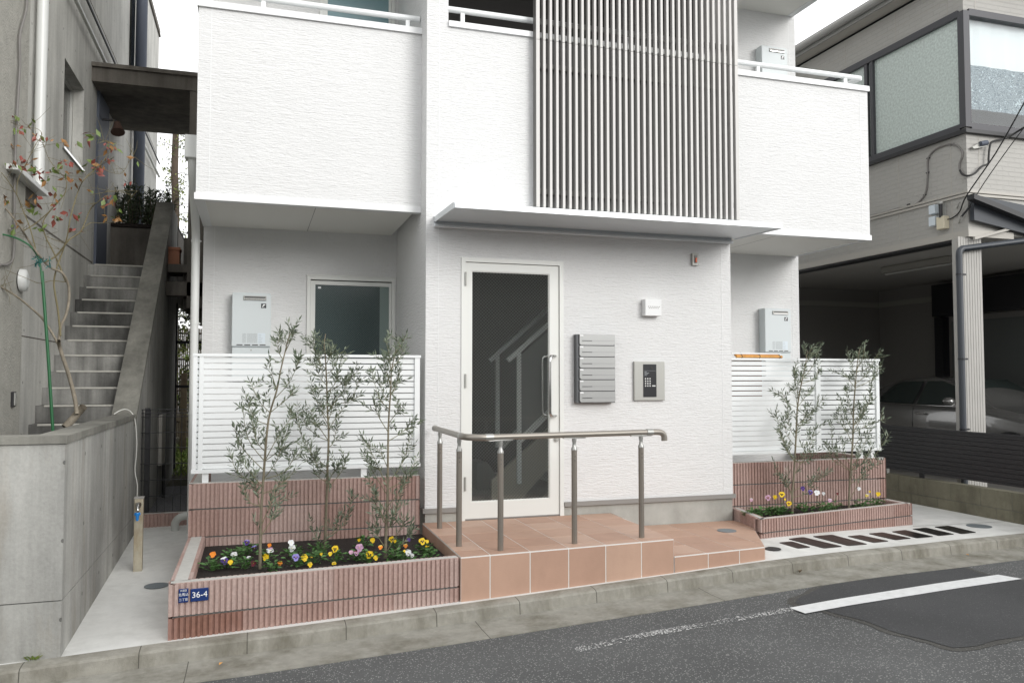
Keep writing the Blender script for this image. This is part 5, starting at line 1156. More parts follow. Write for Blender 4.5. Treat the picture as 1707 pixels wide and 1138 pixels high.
m.extr([(-1.22, ya, -.2), (-1.22, 5.2, -.2), (-1.22, 5.2, pp_(yb_) - .06), (-1.22, yb_, pp_(yb_) - .06), (-1.22, ya, pp_(ya) - .06)], (.18, 0, 0)); m.build('parapet', M_CONCG, sc_)
m = MB(); m.extr([(-1.235, ya - .01, pp_(ya) - .058), (-1.235, yb_, pp_(yb_) - .058), (-1.235, yb_, pp_(yb_) + .0), (-1.235, ya - .01, pp_(ya) + .0)], (.21, 0, 0)); m.build('parapet_coping', M_CONCC, sc_)
cable('white_cable', 'thin white cable hanging over the garden wall corner', [P(x, y, Y=yy) for x, y, yy in ((190, 690, 1.05), (200, 684, 1.1), (210, 682, 1.14), (219, 687, 1.18), (225, 700, 1.15), (228, 735, 1.15), (227, 760, 1.15), (225, 785, 1.15), (229, 810, 1.15), (227, 850, 1.15))], .0045, M_BRASSW, 4)
# ---- porch frame over the stairs
pf = thing('porch_slab', 'dark weathered concrete porch slab on a side pillar above the staircase', 'porch', (-1.3, 5, 0))
m = MB(); m.box(LX + .001, -.66, 3.72, 5.75, 5.10, 5.27); m.build('slab', M_CONCD, pf)
m = MB(); m.box(LX + .001, -.64, 3.68, 5.8, 5.272, 5.32); m.build('slab_top', M_CONCD, pf)
m = MB(); m.box(-.80, -.62, 3.73, 4.1, 2.4, 5.098); m.build('pillar', M_CONCD, pf)
m = MB(); m.box(-1.039, -.5, 3.73, 3.95, 2.55, 2.72); m.build('beam', M_CONCD, pf)
m = MB(); m.box(-.86, -.5, 3.96, 7.5, 2.4, 3.30); m.build('side_wall', M_CONCD, pf)
pw = thing('planter_wall', 'stained concrete planter wall on the stair landing holding dark shrubs', 'wall', (-1.4, 5.2, 2.9))
a = P(177, 438, Y=5.3); b_ = P(177, 377, Y=5.3); m = MB(); m.box(LX + .001, -1.04, 5.3, 6.4, 2.6, b_.z); m.build('wall', M_CONCD, pw); MB().box(LX + .0, -1.04, 5.27, 6.4, b_.z + .001, b_.z + .05).build('coping', M_SOIL, pw)
q = P(291, 412, Y=3.99); q2 = P(291, 443, Y=3.99)
pt = thing('flower_pot', 'square terracotta flower pot on the ledge beside the stair parapet', 'pot', (q.x, 4.05, q2.z)); MB().bbox(q.x - .075, q.x + .06, 3.99, 4.2, q2.z, q.z - .04, .006).build('pot', M_TERRA, pt); MB().bbox(q.x - .085, q.x + .07, 3.98, 4.21, q.z - .04, q.z, .005).build('rim', M_TERRA, pt)
MB().box(-1.03, -.70, 3.80, 4.3, q2.z - .1, q2.z - .002).build('ledge', M_CONCD, pf)

# ================================================================== FOLIAGE HELPERS
def leaf(m, p, d, up, L, Wd, mt, fold=.25):
    d = d.normalized(); s = d.cross(up)
    if s.length < 1e-4: s = d.orthogonal()
    s.normalize(); n_ = s.cross(d).normalized(); a = p; b = p + d * L; c1 = p + d * L * .45 + s * Wd / 2 + n_ * Wd * fold; c2 = p + d * L * .45 - s * Wd / 2 + n_ * Wd * fold; mid = p + d * L * .5
    m.add([a, c1, b, c2, mid], [(0, 1, 2, 4), (0, 4, 2, 3)], mt)
def rv(rnd): 
    v = Vector((rnd.gauss(0, 1), rnd.gauss(0, 1), rnd.gauss(0, 1))); return v.normalized()
def polyat(pts, t):
    n_ = len(pts) - 1; f = min(max(t, 0), .9999) * n_; i = int(f); return pts[i].lerp(pts[i + 1], f - i)
def sapling(name, label, group, scale, ox, oy, trunk, tips, base_z, seed, lsz=.055, dens=.78, baseY=None):
    rnd = random.Random(seed); conv = lambda q: (ox + q[0] / scale, oy + q[1] / scale)
    b0 = P(*conv(trunk[0]), Z=base_z) if baseY is None else P(*conv(trunk[0]), Y=baseY); Y0 = b0.y; b0.z = base_z
    t = thing(name, label, 'tree', tuple(b0), group)
    tr = sm([P(*conv(q), Y=Y0 + rnd.uniform(-.03, .03)) for q in trunk], 5)
    if baseY is not None: tr = [Vector((b0.x, Y0, base_z - .03))] + tr
    m = MB(); n_ = len(tr); m.tube(tr, [.0100 * (1 - .84 * i / n_) + .0013 for i in range(n_)], M_BARK, 8); m.build('trunk', M_BARK, t)
    br = MB(); lv = MB()
    def leaves_on(path, t0, n_pairs, sz):
        for k in range(n_pairs):
            tt = t0 + (1 - t0) * (k + .5) / n_pairs; p = polyat(path, tt); d = (polyat(path, min(1, tt + .08)) - polyat(path, tt - .05)); 
            if d.length < 1e-6: d = Vector((0, 0, 1))
            d.normalize(); side = d.cross(rv(rnd)); side.normalize()
            for s in (1, -1):
                if rnd.random() < .12: continue
                ld = (d * rnd.uniform(.5, 1.1) + side * s * rnd.uniform(.6, 1.1) + Vector((0, 0, rnd.uniform(-.15, .3)))).normalized()
                leaf(lv, p, ld, rv(rnd), sz * rnd.uniform(.65, 1.25), sz * rnd.uniform(.2, .3), M_LEAFO if rnd.random() < .62 else M_LEAFO2)
        leaf(lv, path[-1], path[-1] - path[-2], rv(rnd), sz, sz * .22, M_LEAFO)
    for tip in tips:
        e = P(*conv(tip), Y=Y0 + rnd.uniform(-.20, .16)); cand = min(range(n_), key=lambda i: abs(tr[i].z - (e.z - .06 - (.75 + .6 * math.sin(tip[0])) * abs(e.x - tr[min(range(n_), key=lambda j: abs(tr[j].z - e.z))].x) - .06)))
        s = tr[cand]; mid = s.lerp(e, .5) + Vector(((e.x - s.x) * rnd.uniform(-.05, .3), rnd.uniform(-.03, .03), rnd.uniform(-.06, .04)))
        path = sm([s, mid, e], 6); br.tube(path, [.0026 * (1 - i / len(path)) + .0010 for i in range(len(path))], M_TWIG, 5, False)
        Ln = (e - s).length; leaves_on(path, .3, int(max(4, Ln / .028) * dens), lsz)
        for k in range(int((3 + Ln * 9) * dens)):
            p = polyat(path, rnd.uniform(.3, .97)); d = (rv(rnd) + (e - s).normalized() * .7 + Vector((0, 0, .55))).normalized(); ln = rnd.uniform(.05, .13)
            q = p + d * ln; sub = [p, p.lerp(q, .5) + rv(rnd) * .008, q]; br.tube(sub, [.0016, .0013, .0009], M_TWIG, 4, False); leaves_on(sub, .1, max(2, int(ln / .021)), lsz * .92)
    for k in range(int(16 * dens)):
        p = polyat(tr, rnd.uniform(.45, .98)); d = (rv(rnd) + Vector((0, 0, .8))).normalized(); ln = rnd.uniform(.06, .14); q = p + d * ln; sub = [p, p.lerp(q, .5), q]; br.tube(sub, [.0018, .0013, .0009], M_TWIG, 4, False); leaves_on(sub, .1, int(ln / .024), lsz)
    for k in range(int(5 * dens)):
        p = polyat(tr, rnd.uniform(.12, .4)); d = (rv(rnd) + Vector((0, 0, .4))).normalized(); ln = rnd.uniform(.06, .16); q = p + d * ln; sub = [p, p.lerp(q, .5), q]; br.tube(sub, [.0018, .0013, .0009], M_TWIG, 4, False); leaves_on(sub, .2, int(ln / .03), lsz)
    br.build('branches', M_TWIG, t); lv.build('crown', M_LEAFO, t); return t
GA = 'olive saplings planted in the block planters'
sapling('olive_sapling', 'leftmost olive sapling in the long planter, leaning right at its top', GA, 2.709, 380, 540, [(145, 1105), (146, 960), (150, 850), (160, 700), (175, 500), (190, 400), (220, 300), (240, 200), (262, 110), (280, 40)],
        [(100, 260), (65, 380), (28, 465), (75, 310), (10, 580), (75, 690), (300, 310), (290, 420), (300, 590), (312, 650), (322, 165), (180, 205), (60, 620), (240, 560), (215, 760), (235, 785), (110, 440), (300, 40), (225, 80), (270, 480), (120, 720)], .23, 5)
sapling('olive_sapling', 'middle olive sapling in the long planter, densest of the three, in front of the window', GA, 2.709, 380, 540, [(438, 1015), (442, 900), (445, 800), (450, 650), (455, 500), (450, 400), (445, 250), (440, 150), (435, 90), (441, 45)],
        [(385, 60), (395, 180), (595, 205), (590, 250), (550, 350), (310, 420), (325, 375), (385, 310), (355, 540), (540, 600), (560, 775), (500, 130), (385, 930), (500, 850), (490, 470), (540, 270), (350, 450), (500, 210), (470, 110), (410, 130), (480, 330), (370, 430), (380, 600), (500, 640), (420, 350)], .23, 6, dens=.88)
sapling('olive_sapling', 'rightmost olive sapling in the long planter, with a leafy clump low on its stem', GA, 2.709, 380, 540, [(710, 1055), (715, 920), (720, 800), (722, 650), (725, 450), (735, 300), (740, 200), (765, 100)],
        [(650, 215), (718, 85), (790, 65), (798, 105), (840, 430), (830, 500), (605, 500), (610, 585), (852, 600), (660, 350), (640, 790), (655, 850), (780, 760), (800, 890), (795, 370), (635, 690), (765, 250), (685, 260), (690, 830), (760, 830), (810, 700), (780, 200), (700, 150), (670, 560), (820, 930)], .23, 7)
sapling('olive_sapling', 'left olive sapling in the small right planter, behind the dark blue pansies', GA, 3.79, 1270, 560, [(192, 1020), (202, 880), (215, 650), (225, 450), (250, 300), (272, 200), (288, 90)],
        [(130, 350), (90, 490), (110, 600), (150, 700), (85, 850), (360, 90), (362, 160), (222, 160), (392, 390), (330, 470), (300, 350), (340, 570), (350, 720), (280, 700), (420, 860), (200, 345), (270, 450), (160, 420), (140, 530), (240, 560), (300, 620), (120, 880), (310, 80), (260, 240), (320, 900)], .236, 8, dens=.68, baseY=-.17)
sapling('olive_sapling', 'right olive sapling in the small right planter, its twigs reaching past the white fence end', GA, 3.79, 1270, 560, [(550, 1045), (560, 850), (575, 650), (580, 450), (592, 300), (602, 180), (618, 80)],
        [(738, 100), (650, 78), (555, 150), (482, 230), (722, 165), (700, 270), (482, 380), (478, 470), (470, 520), (440, 610), (412, 670), (500, 660), (790, 520), (805, 620), (700, 560), (640, 450), (745, 800), (655, 400), (705, 400), (530, 330), (690, 200), (610, 130), (650, 620), (540, 520), (700, 690), (610, 760)], .236, 9, dens=.68, baseY=-.12)

# ---- pansies
PC = {}
def pm(name, c): PC[name] = mat('petal_' + name, c, .6, vary=.12, vscale=60)
for nm, c in (('orange', (.75, .22, .01)), ('yellow', (.80, .55, .01)), ('pale', (.78, .60, .12)), ('white', (.78, .79, .80)), ('violet', (.06, .02, .20)), ('lavender', (.26, .22, .55)), ('mauve', (.48, .28, .42)), ('pink', (.62, .38, .52)), ('wine', (.14, .008, .025)), ('dark', (.012, .004, .010))): pm(nm, c)
def pansy_flower(par, c, top, low, blotch, r, face, rnd):
    """five rounded petals: two upper, two side, one lower, facing `face`"""
    m = MB(); f = face.normalized(); s = f.cross(Vector((0, 0, 1))); s.normalize(); u = s.cross(f).normalized(); tw = rnd.uniform(-.3, .3); s, u = s * math.cos(tw) + u * math.sin(tw), u * math.cos(tw) - s * math.sin(tw)
    def petal(ang, dist, rr, mt, z, cup=.25):
        ctr = c + (s * math.cos(ang) + u * math.sin(ang)) * dist * r + f * z * r; pts = []
        for k in range(9):
            a = 2 * math.pi * k / 9; ru = rr * r * (1 + .10 * math.sin(3 * a + ang)); pts.append(ctr + (s * math.cos(a) + u * math.sin(a) * .92) * ru + f * rnd.uniform(-.05, cup) * r * .5)
        b = len(pts); m.add([ctr] + pts, [(0, i + 1, (i + 1) % 9 + 1) for i in range(9)], mt)
    petal(R(58), .42, .50, PC[top], .0); petal(R(122), .42, .50, PC[top], .04); petal(R(12), .42, .44, PC[low], .10); petal(R(168), .42, .44, PC[low], .12); petal(R(270), .42, .52, PC[low], .17)
    if blotch:
        for a, d_ in ((R(10), .24), (R(170), .24), (R(270), .28)):
            ctr = c + (s * math.cos(a) + u * math.sin(a)) * d_ * r + f * .26 * r; pts = [ctr + (s * math.cos(2 * math.pi * k / 7) + u * math.sin(2 * math.pi * k / 7)) * r * .19 for k in range(7)]; m.add(pts, [tuple(range(7))], PC[blotch])
    ctr = c + f * .30 * r; pts = [ctr + (s * math.cos(2 * math.pi * k / 6) + u * math.sin(2 * math.pi * k / 6)) * r * .09 for k in range(6)]; m.add(pts, [tuple(range(6))], PC['yellow'])
    return m.build('flower', PC[top], par)
def pansy(px, py, bz, flowers, label, seed, group, size=1.0):
    rnd = random.Random(seed); b = P(px, py + 3, Z=bz)
    if bz > .23: b = P(px, py, Y=-.2); b = P(px, py, Y=-.26 + .09 * (b.x - 4.6)); b.z = bz
    t = thing('pansy', label, 'flower', tuple(b), group); m = MB(); st = MB()
    for k in range(int(46 * size)):
        a = rnd.uniform(0, 6.28); rr = rnd.uniform(.0, .075) * size; h = rnd.uniform(.012, .075) * (1.2 - rr * 5); p = b + Vector((math.cos(a) * rr, math.sin(a) * rr, h)); d = Vector((math.cos(a), math.sin(a), rnd.uniform(-.1, .7))); L = rnd.uniform(.028, .045); wd = L * .62
        d.normalize(); s = d.cross(Vector((0, 0, 1)) + rv(rnd) * .3).normalized(); n_ = s.cross(d)
        pts = [p, p + d * L * .3 + s * wd * .5 + n_ * .004, p + d * L * .72 + s * wd * .42 + n_ * .003, p + d * L - n_ * .003, p + d * L * .72 - s * wd * .42 + n_ * .003, p + d * L * .3 - s * wd * .5 + n_ * .004, p + d * L * .5 - n_ * .002]
        m.add(pts, [(0, 1, 6), (1, 2, 6), (2, 3, 6), (3, 4, 6), (4, 5, 6), (5, 0, 6)], M_PLEAF)
        if k % 3 == 0: st.tube([b + Vector((0, 0, .0)), p], .0015, None, 4, False)
    for (fx, fy, top, low, bl, r) in flowers:
        c = P(fx, fy, Y=b.y - rnd.uniform(.0, .05)); fc = (CAM - c).normalized() + Vector((rnd.uniform(-.35, .35), 0, rnd.uniform(-.1, .45)))
        pansy_flower(t, c, top, low, bl, r * 1.08, fc, rnd); st.tube([b, b.lerp(c, .6) + Vector((0, .01, .01)), c - fc.normalized() * .004], .0016, None, 5, False)
    m.build('leaves', M_PLEAF, t); st.build('stem', M_PLEAF, t)
z1 = lambda x, y: (330 + x / 7.422, 860 + y / 7.422)
z2 = lambda x, y: (540 + x / 7.422, 860 + y / 7.422)
z3 = lambda x, y: (1200 + x / 4.742, 740 + y / 4.742)
GP = 'pansies in the long left planter'
def FL(z, *a): return [(*z(x, y), t_, l_, b_, r) for x, y, t_, l_, b_, r in a]
LP = [((353, 948), FL(z1, (185, 475, 'orange', 'orange', None, .024), (325, 550, 'white', 'violet', 'dark', .030), (402, 570, 'yellow', 'yellow', None, .020)), 'pansy with an orange bloom and a white and violet bloom beside the address plates'),
      ((378, 943), [], 'flowerless leafy pansy between the white violet pansy and the white one'),
      ((392, 930), FL(z1, (448, 480, 'white', 'white', None, .027), (630, 520, 'white', 'white', None, .020)), 'pansy with one open and one narrow white bloom left of the first olive stem'),
      ((412, 922), FL(z1, (605, 325, 'lavender', 'violet', 'dark', .024), (700, 400, 'lavender', 'dark', 'dark', .027)), 'pansy with two dark purple blooms just left of the first olive stem'),
      ((408, 945), FL(z1, (690, 585, 'wine', 'wine', None, .024)), 'pansy with a wine red bloom at the foot of the first olive stem'),
      ((447, 932), FL(z1, (885, 360, 'orange', 'orange', None, .017), (890, 430, 'mauve', 'white', None, .030), (840, 505, 'yellow', 'yellow', None, .027)), 'pansy with mauve, yellow and small orange blooms just right of the first olive stem'),
      ((451, 949), FL(z1, (1015, 580, 'yellow', 'orange', None, .018)), 'pansy with a single small yellow bud just right of the first olive stem'),
      ((486, 926), FL(z1, (1150, 330, 'white', 'white', None, .026), (1165, 395, 'white', 'white', None, .030)), 'pansy with a tall double white bloom between the first and second olive stems'),
      ((494, 942), FL(z1, (1210, 510, 'lavender', 'lavender', 'violet', .029), (1315, 515, 'yellow', 'yellow', None, .028), (1385, 598, 'pale', 'yellow', None, .020)), 'pansy with a lavender bloom beside a yellow one, near the planter edge'),
      ((524, 935), FL(z1, (1400, 520, 'yellow', 'dark', None, .014), (1525, 468, 'yellow', 'yellow', None, .012)), 'leafy pansy with two tiny yellow buds left of the second olive stem'),
      ((532, 920), [], 'flowerless leafy pansy at the foot of the second olive stem'),
      ((558, 935), FL(z2, (140, 405, 'yellow', 'yellow', 'dark', .028), (80, 465, 'pale', 'yellow', None, .018), (125, 588, 'pale', 'yellow', None, .018)), 'pansy with a yellow bloom and two pale buds right of the second olive stem'),
      ((594, 932), FL(z2, (440, 390, 'pink', 'mauve', None, .032), (400, 458, 'wine', 'mauve', None, .022), (335, 450, 'pink', 'pink', None, .020)), 'pansy with faded mauve and wine blooms left of the yellow faced pansy'),
      ((616, 935), FL(z2, (565, 478, 'yellow', 'yellow', 'dark', .032), (640, 515, 'yellow', 'yellow', None, .020)), 'pansy with a large yellow bloom with dark face near the third olive stem'),
      ((606, 910), FL(z2, (435, 295, 'yellow', 'yellow', None, .014), (602, 298, 'yellow', 'yellow', None, .022)), 'pansy with yellow blooms at the back against the block wall'),
      ((660, 932), FL(z2, (700, 385, 'pale', 'orange', None, .019), (1000, 432, 'pale', 'yellow', None, .012)), 'leafy pansy in front of the third olive stem with a pale orange bud'),
      ((662, 912), FL(z2, (840, 285, 'yellow', 'yellow', 'dark', .025), (878, 308, 'yellow', 'yellow', None, .014), (1010, 365, 'pale', 'orange', None, .019), (1050, 290, 'violet', 'violet', None, .016)), 'pansy with yellow blooms behind the third olive stem'),
      ((676, 934), FL(z2, (1045, 450, 'white', 'white', None, .026), (1092, 485, 'white', 'white', None, .017)), 'pansy with a drooping white bloom right of the third olive stem'),
      ((706, 920), FL(z2, (1215, 312, 'yellow', 'yellow', 'dark', .030), (1277, 312, 'yellow', 'yellow', None, .015), (1275, 385, 'yellow', 'yellow', None, .019)), 'pansy with a yellow dark faced bloom next to the tiled steps'),
      ((714, 930), [], 'small flowerless pansy at the right end of the long planter')]
for i, ((x, y), fl, lb) in enumerate(LP): pansy(x, y, .218, fl, lb, 100 + i, GP, .75 if 'small' in lb or i in (6, 14) else .95)
GP2 = 'pansies in the small right planter'
RP = [((250, 478), FL(z3, (250, 440, 'white', 'pink', None, .018)), 'pansy with a pale bud at the left end of the small planter'), ((310, 485), [], 'flowerless pansy second from the left in the small planter'),
      ((400, 462), FL(z3, (382, 423, 'pink', 'pink', 'wine', .030)), 'pansy with a large pink bloom in the small planter'), ((455, 470), FL(z3, (437, 418, 'yellow', 'yellow', None, .022), (515, 436, 'yellow', 'yellow', None, .012)), 'pansy with a flat yellow bloom beside the pink one'),
      ((495, 478), FL(z3, (490, 398, 'yellow', 'yellow', 'dark', .032), (547, 470, 'yellow', 'yellow', 'wine', .028)), 'pansy with two yellow dark faced blooms in the small planter'), ((670, 455), FL(z3, (655, 350, 'violet', 'violet', None, .024), (715, 380, 'lavender', 'violet', 'dark', .026)), 'pansy with two dark blue blooms in the small planter'),
      ((795, 450), FL(z3, (768, 385, 'white', 'white', None, .032), (820, 390, 'white', 'white', None, .018)), 'pansy with a round white bloom in the small planter'), ((900, 438), FL(z3, (870, 445, 'white', 'pink', None, .022), (930, 392, 'wine', 'wine', None, .014)), 'pansy with a drooping pinkish white bloom in the small planter'),
      ((1110, 425), FL(z3, (1100, 352, 'white', 'white', None, .020), (1163, 405, 'white', 'pale', None, .020)), 'pansy with two small white blooms right of the last olive stem'), ((1235, 425), FL(z3, (1185, 375, 'yellow', 'yellow', None, .012), (1252, 395, 'yellow', 'yellow', None, .026)), 'pansy with a bright yellow bloom at the right end of the small planter')]
for i, ((x, y), fl, lb) in enumerate(RP): pansy(*z3(x, y), .234, fl, lb, 200 + i, GP2, 1.05)

# ================================================================== RED LEAVED SHRUB BEHIND THE GARDEN WALL
rs = thing('garden_shrub', 'bare twigged young tree with red and bronze new leaves tied to a green stake', 'tree', (-1.5, .3, .95))
rnd = random.Random(21); wood = MB(); lv = MB(); YT = .15
z4 = lambda x, y: (x / 3.794, 150 + y / 3.794)
def limb(pts, r0, r1, yy=0, mt=M_TRUNK):
    pts = sm([P(x, y, Y=YT + yy + (k / max(1, len(pts) - 1)) * rnd.uniform(-.15, .2)) for k, (x, y) in enumerate(pts)], 5); n_ = len(pts)
    wood.tube(pts, [r0 + (r1 - r0) * i / n_ for i in range(n_)], mt, 7, False); return pts
M_LIMB = mat('pale_limb', (.23, .20, .155), .85, vary=.3, vscale=25, bump=.6, bscale=(60, 60, 60)); M_LTW = mat('green_brown_twig', (.17, .145, .075), .7)
limb([(108, 712), (120, 700), (130, 688), (139, 678)], .030, .030, 0, M_LIMB)
limb([(128, 690), (126, 670), (119, 640), (110, 610), (100, 580), (98, 568)], .017, .013, 0, M_LIMB)
B1 = limb([(98, 575), (85, 552), (70, 530), (48, 510), (25, 492), (0, 477), (-20, 462)], .010, .006, 0, M_LIMB)
B2 = limb([(98, 575), (101, 545), (110, 525), (115, 500), (114, 475), (104, 455), (88, 448), (75, 438), (60, 418), (46, 398), (38, 385), (20, 360), (0, 338)], .012, .006, 0, M_LIMB)
B3 = limb([(101, 560), (97, 520), (92, 490), (90, 470), (95, 445), (104, 420), (112, 395), (118, 360), (130, 320), (140, 300), (163, 279), (190, 262)], .008, .0025, 0, M_LTW)
B4 = limb([(110, 470), (98, 440), (88, 418), (75, 392), (72, 370), (85, 350), (100, 332)], .007, .003, .05, M_LTW)
B5 = limb([(75, 437), (95, 425), (115, 400), (135, 385), (150, 350), (165, 335), (180, 325)], .007, .0025, -.05, M_LTW)
B6 = limb([(60, 418), (50, 380), (38, 350), (28, 325), (12, 300), (0, 285)], .005, .002, 0, M_LTW)
B7 = limb([(38, 385), (60, 372), (90, 345), (108, 322), (110, 300), (95, 285)], .005, .002, .05, M_LTW)
B8 = limb([(108, 470), (85, 468), (65, 472), (40, 462), (10, 450)], .003, .0015, 0, M_LTW)
B9 = limb([(135, 385), (150, 372), (170, 372), (195, 370)], .003, .0015, 0, M_LTW)
B10 = limb([(28, 325), (30, 300), (45, 270), (60, 240), (70, 225), (62, 215), (40, 212), (20, 205), (0, 198)], .003, .0012, 0, M_LTW)
B11 = limb([(95, 285), (80, 262), (72, 240), (60, 232)], .0025, .0012, 0, M_LTW)
B12 = limb([(163, 279), (185, 250), (180, 235), (165, 238)], .0022, .001, 0, M_LTW); B13 = limb([(163, 279), (200, 290), (215, 270), (223, 258)], .0022, .001, 0, M_LTW); B14 = limb([(150, 325), (180, 320), (200, 318), (230, 318)], .002, .001, 0, M_LTW)
allb = [B2[30:], B3[20:], B4, B5, B6, B7, B10, B11, B12, B13, B14, B1[15:]]
for b in allb:
    for k in range(11):
        p = polyat(b, rnd.uniform(.15, 1)); d = (rv(rnd) + Vector((0, 0, .35))).normalized(); ln = rnd.uniform(.08, .26); q = p + d * ln + rv(rnd) * .02; wood.tube([p, p.lerp(q, .5) + rv(rnd) * .012, q], [.0018, .0014, .0009], M_LTW, 4, False)
CL_ = [((30, 700), 13), ((10, 420), 8), ((60, 330), 10), ((25, 290), 7), ((180, 205), 4), ((85, 190), 4), ((160, 250), 3), ((120, 255), 3), ((170, 445), 7), ((215, 490), 9), ((250, 540), 8), ((295, 575), 6), ((330, 500), 5), ((390, 450), 5), ((410, 460), 7), ((430, 545), 9), ((460, 570), 6), ((520, 310), 6), ((600, 300), 5), ((700, 350), 8), ((735, 330), 4), ((600, 460), 4), ((640, 480), 9), ((610, 490), 6),
       ((670, 700), 5), ((710, 690), 6), ((740, 735), 4), ((680, 800), 4), ((735, 820), 6), ((350, 815), 8), ((240, 875), 4), ((180, 720), 5), ((220, 760), 7), ((210, 700), 4), ((350, 715), 5), ((95, 835), 4), ((70, 870), 3), ((500, 790), 3), ((490, 890), 3), ((430, 775), 4), ((270, 310), 5), ((360, 320), 4), ((240, 270), 3), ((820, 575), 3), ((850, 430), 3), ((680, 430), 4), ((20, 560), 4), ((120, 460), 6), ((60, 470), 8), ((500, 500), 5), ((350, 640), 4), ((570, 625), 2)]
for (cx_, cy_), n_ in CL_:
    c = P(*z4(cx_, cy_), Y=YT + rnd.uniform(-.12, .18)); dom = rnd.random()
    for k in range(n_):
        p = c + rv(rnd) * rnd.uniform(0, .055); d = rv(rnd) * .8 + Vector((0, 0, -.45)); mt = (M_RLEAF if dom < .33 else M_RLEAF2 if dom < .66 else M_RLEAF3) if rnd.random() < .6 else rnd.choice([M_RLEAF, M_RLEAF2, M_RLEAF3]); L = rnd.uniform(.035, .080); leaf(lv, p, d, rv(rnd), L, L * .5, mt, .12)
wood.build('trunk', M_LIMB, rs); lv.build('leaves', M_RLEAF2, rs)
stk = thing('plant_stake', 'green plastic plant stake with an arched end behind the garden wall', 'stake', tuple(P(88, 719, Y=YT - .03)))
m = MB(); m.tube([P(88.5, 722, Y=YT - .03), P(80, 590, Y=YT - .03), P(70, 452, Y=YT - .03)], .0115, None, 10); m.tube(sm([P(70, 470, Y=YT - .04), P(66, 437, Y=YT - .04), P(55, 415, Y=YT - .04), P(38, 402, Y=YT - .04), P(15, 393, Y=YT - .04), P(-15, 388, Y=YT - .04)], 5), .007, None, 8); m.build('stake', M_STAKE, stk)
m = MB(); c = P(70, 437, Y=YT - .05)
for k in range(46): p = c + Vector((rnd.uniform(-.055, .06), rnd.uniform(-.02, .02), rnd.uniform(-.03, .03))); leaf(m, p, rv(rnd), rv(rnd), .035, .012, None)
m.build('tie', M_TIE, stk)

# ================================================================== SIDE PASSAGE AND BACK GARDEN
gt = thing('mesh_gate', 'dark green wire mesh gate closing the side passage', 'gate', (-.8, 1.72, 0))
m = MB(); x = -1.03
while x < -.50: m.tube([(x, 1.72, .02), (x, 1.72, 1.235)], .0035, None, 5); x += .0715
for z in (1.235, 1.20, 1.165, 1.01, .86, .705, .55, .395, .24, .10): m.tube([(-1.04, 1.716, z), (-.5, 1.716, z)], .004, None, 5)
m.build('mesh', M_LOUV, gt); MB().box(-1.01, -.965, 1.73, 1.775, 0, 1.25).build('post', M_LOUV, gt)
gl = MB(); gl.face([(-1.04, 1.70, .125), (-.45, 1.70, .125), (-.45, 4.2, .18), (-1.04, 4.2, .18)]); gl.build('gravel_path', M_GRAVEL, kind='structure')
M_MOSS = mat('mossy_soil', (.06, .055, .03), .95, vary=.5, vscale=5, bump=1, bscale=(40, 40, 40), bdist=.02)
gl = MB(); gl.face([(-4, 4.2, .18), (3, 4.2, .18), (3, 16, .6), (-4, 16, .6)]); gl.build('back_garden_soil', M_MOSS, kind='structure')
m = MB(); rnd = random.Random(4)
for k in range(2600):
    y = rnd.uniform(5.0, 9.5); x = rnd.uniform(-1.25, -.3); z = .18 + (y - 4.2) * .0356; a = rnd.uniform(0, 6.28); h = rnd.uniform(.04, .12); d = Vector((math.cos(a), math.sin(a), 1.2)).normalized(); leaf(m, Vector((x, y, z)), d, rv(rnd), h, .022, M_GRASS if rnd.random() < .6 else M_YLEAF)
m.build('grass', M_GRASS, kind='stuff')
bb = MB(); bb.bbox(-.83, -.35, 7.4, 7.7, .3, .62, .02); bb.build('stone_curb', M_RCONC, None, label='mossy concrete block in the back garden behind the mesh gate', cat='block')
ac = thing('gas_meter', 'beige and grey utility box beside the stair wall in the passage', 'box', (-1.0, 3.2, .2)); q = P(254, 745, Y=3.2); MB().bbox(-1.038, -.985, 3.1, 3.5, .55, 1.12, .01).build('box', M_TAN, ac); m = MB(); m.tube([(-.97, 3.2, .18), (-.97, 3.2, .55)], .02, None, 8); m.build('pipe', M_RUBBER, ac)
# old trunk, screens and greenery behind
def crown(name, mb, c, rx, ry, rz, n, rnd, mats_, L=.09, W_=.4, clump=18, core=.35):
    for k in range(n // clump):
        v = rv(rnd); r_ = rnd.uniform(core, 1) ** .6; cc = Vector((c[0] + v.x * rx * r_, c[1] + v.y * ry * r_, c[2] + v.z * rz * r_)); mt = rnd.choice(mats_)
        for j in range(clump): p = cc + rv(rnd) * rnd.uniform(0, L * 1.8); leaf(mb, p, rv(rnd), rv(rnd), L * rnd.uniform(.6, 1.2), L * W_, mt if rnd.random() < .75 else rnd.choice(mats_), .1)
tk = thing('old_tree', 'thick dark tree trunk standing in the back garden behind the mesh gate', 'tree', (-1.0, 6.6, .25))
m = MB(); a, b_ = P(276, 705, Y=6.6), P(279, 560, Y=6.6); m.tube([(a.x - .01, 6.6, .2), (a.x, 6.6, a.z), (b_.x, 6.6, b_.z), (b_.x + .02, 6.6, 3.2)], [.13, .095, .085, .07], None, 12); m.build('trunk', M_TRUNK, tk)
m = MB(); rnd = random.Random(8); crown('c', m, (b_.x, 6.8, 3.0), .6, .6, .8, 900, rnd, [M_DLEAF, M_YLEAF, M_DLEAF], .08); m.build('crown', M_DLEAF, tk)
bs = thing('bamboo_screen', 'old brown bamboo screen closing the back garden', 'screen', (-.8, 10, .4)); m = MB(); x = -2.4
while x < 1.2: m.box(x, x + .028, 10.0, 10.02, .4, 2.5); x += .034
m.build('slats', M_BAMB, bs); m = MB()
for z in (.7, 1.3, 1.9, 2.4): m.tube([(-2.4, 9.97, z), (1.2, 9.97, z)], .02, None, 6)
m.build('rail', M_TRUNK, bs)
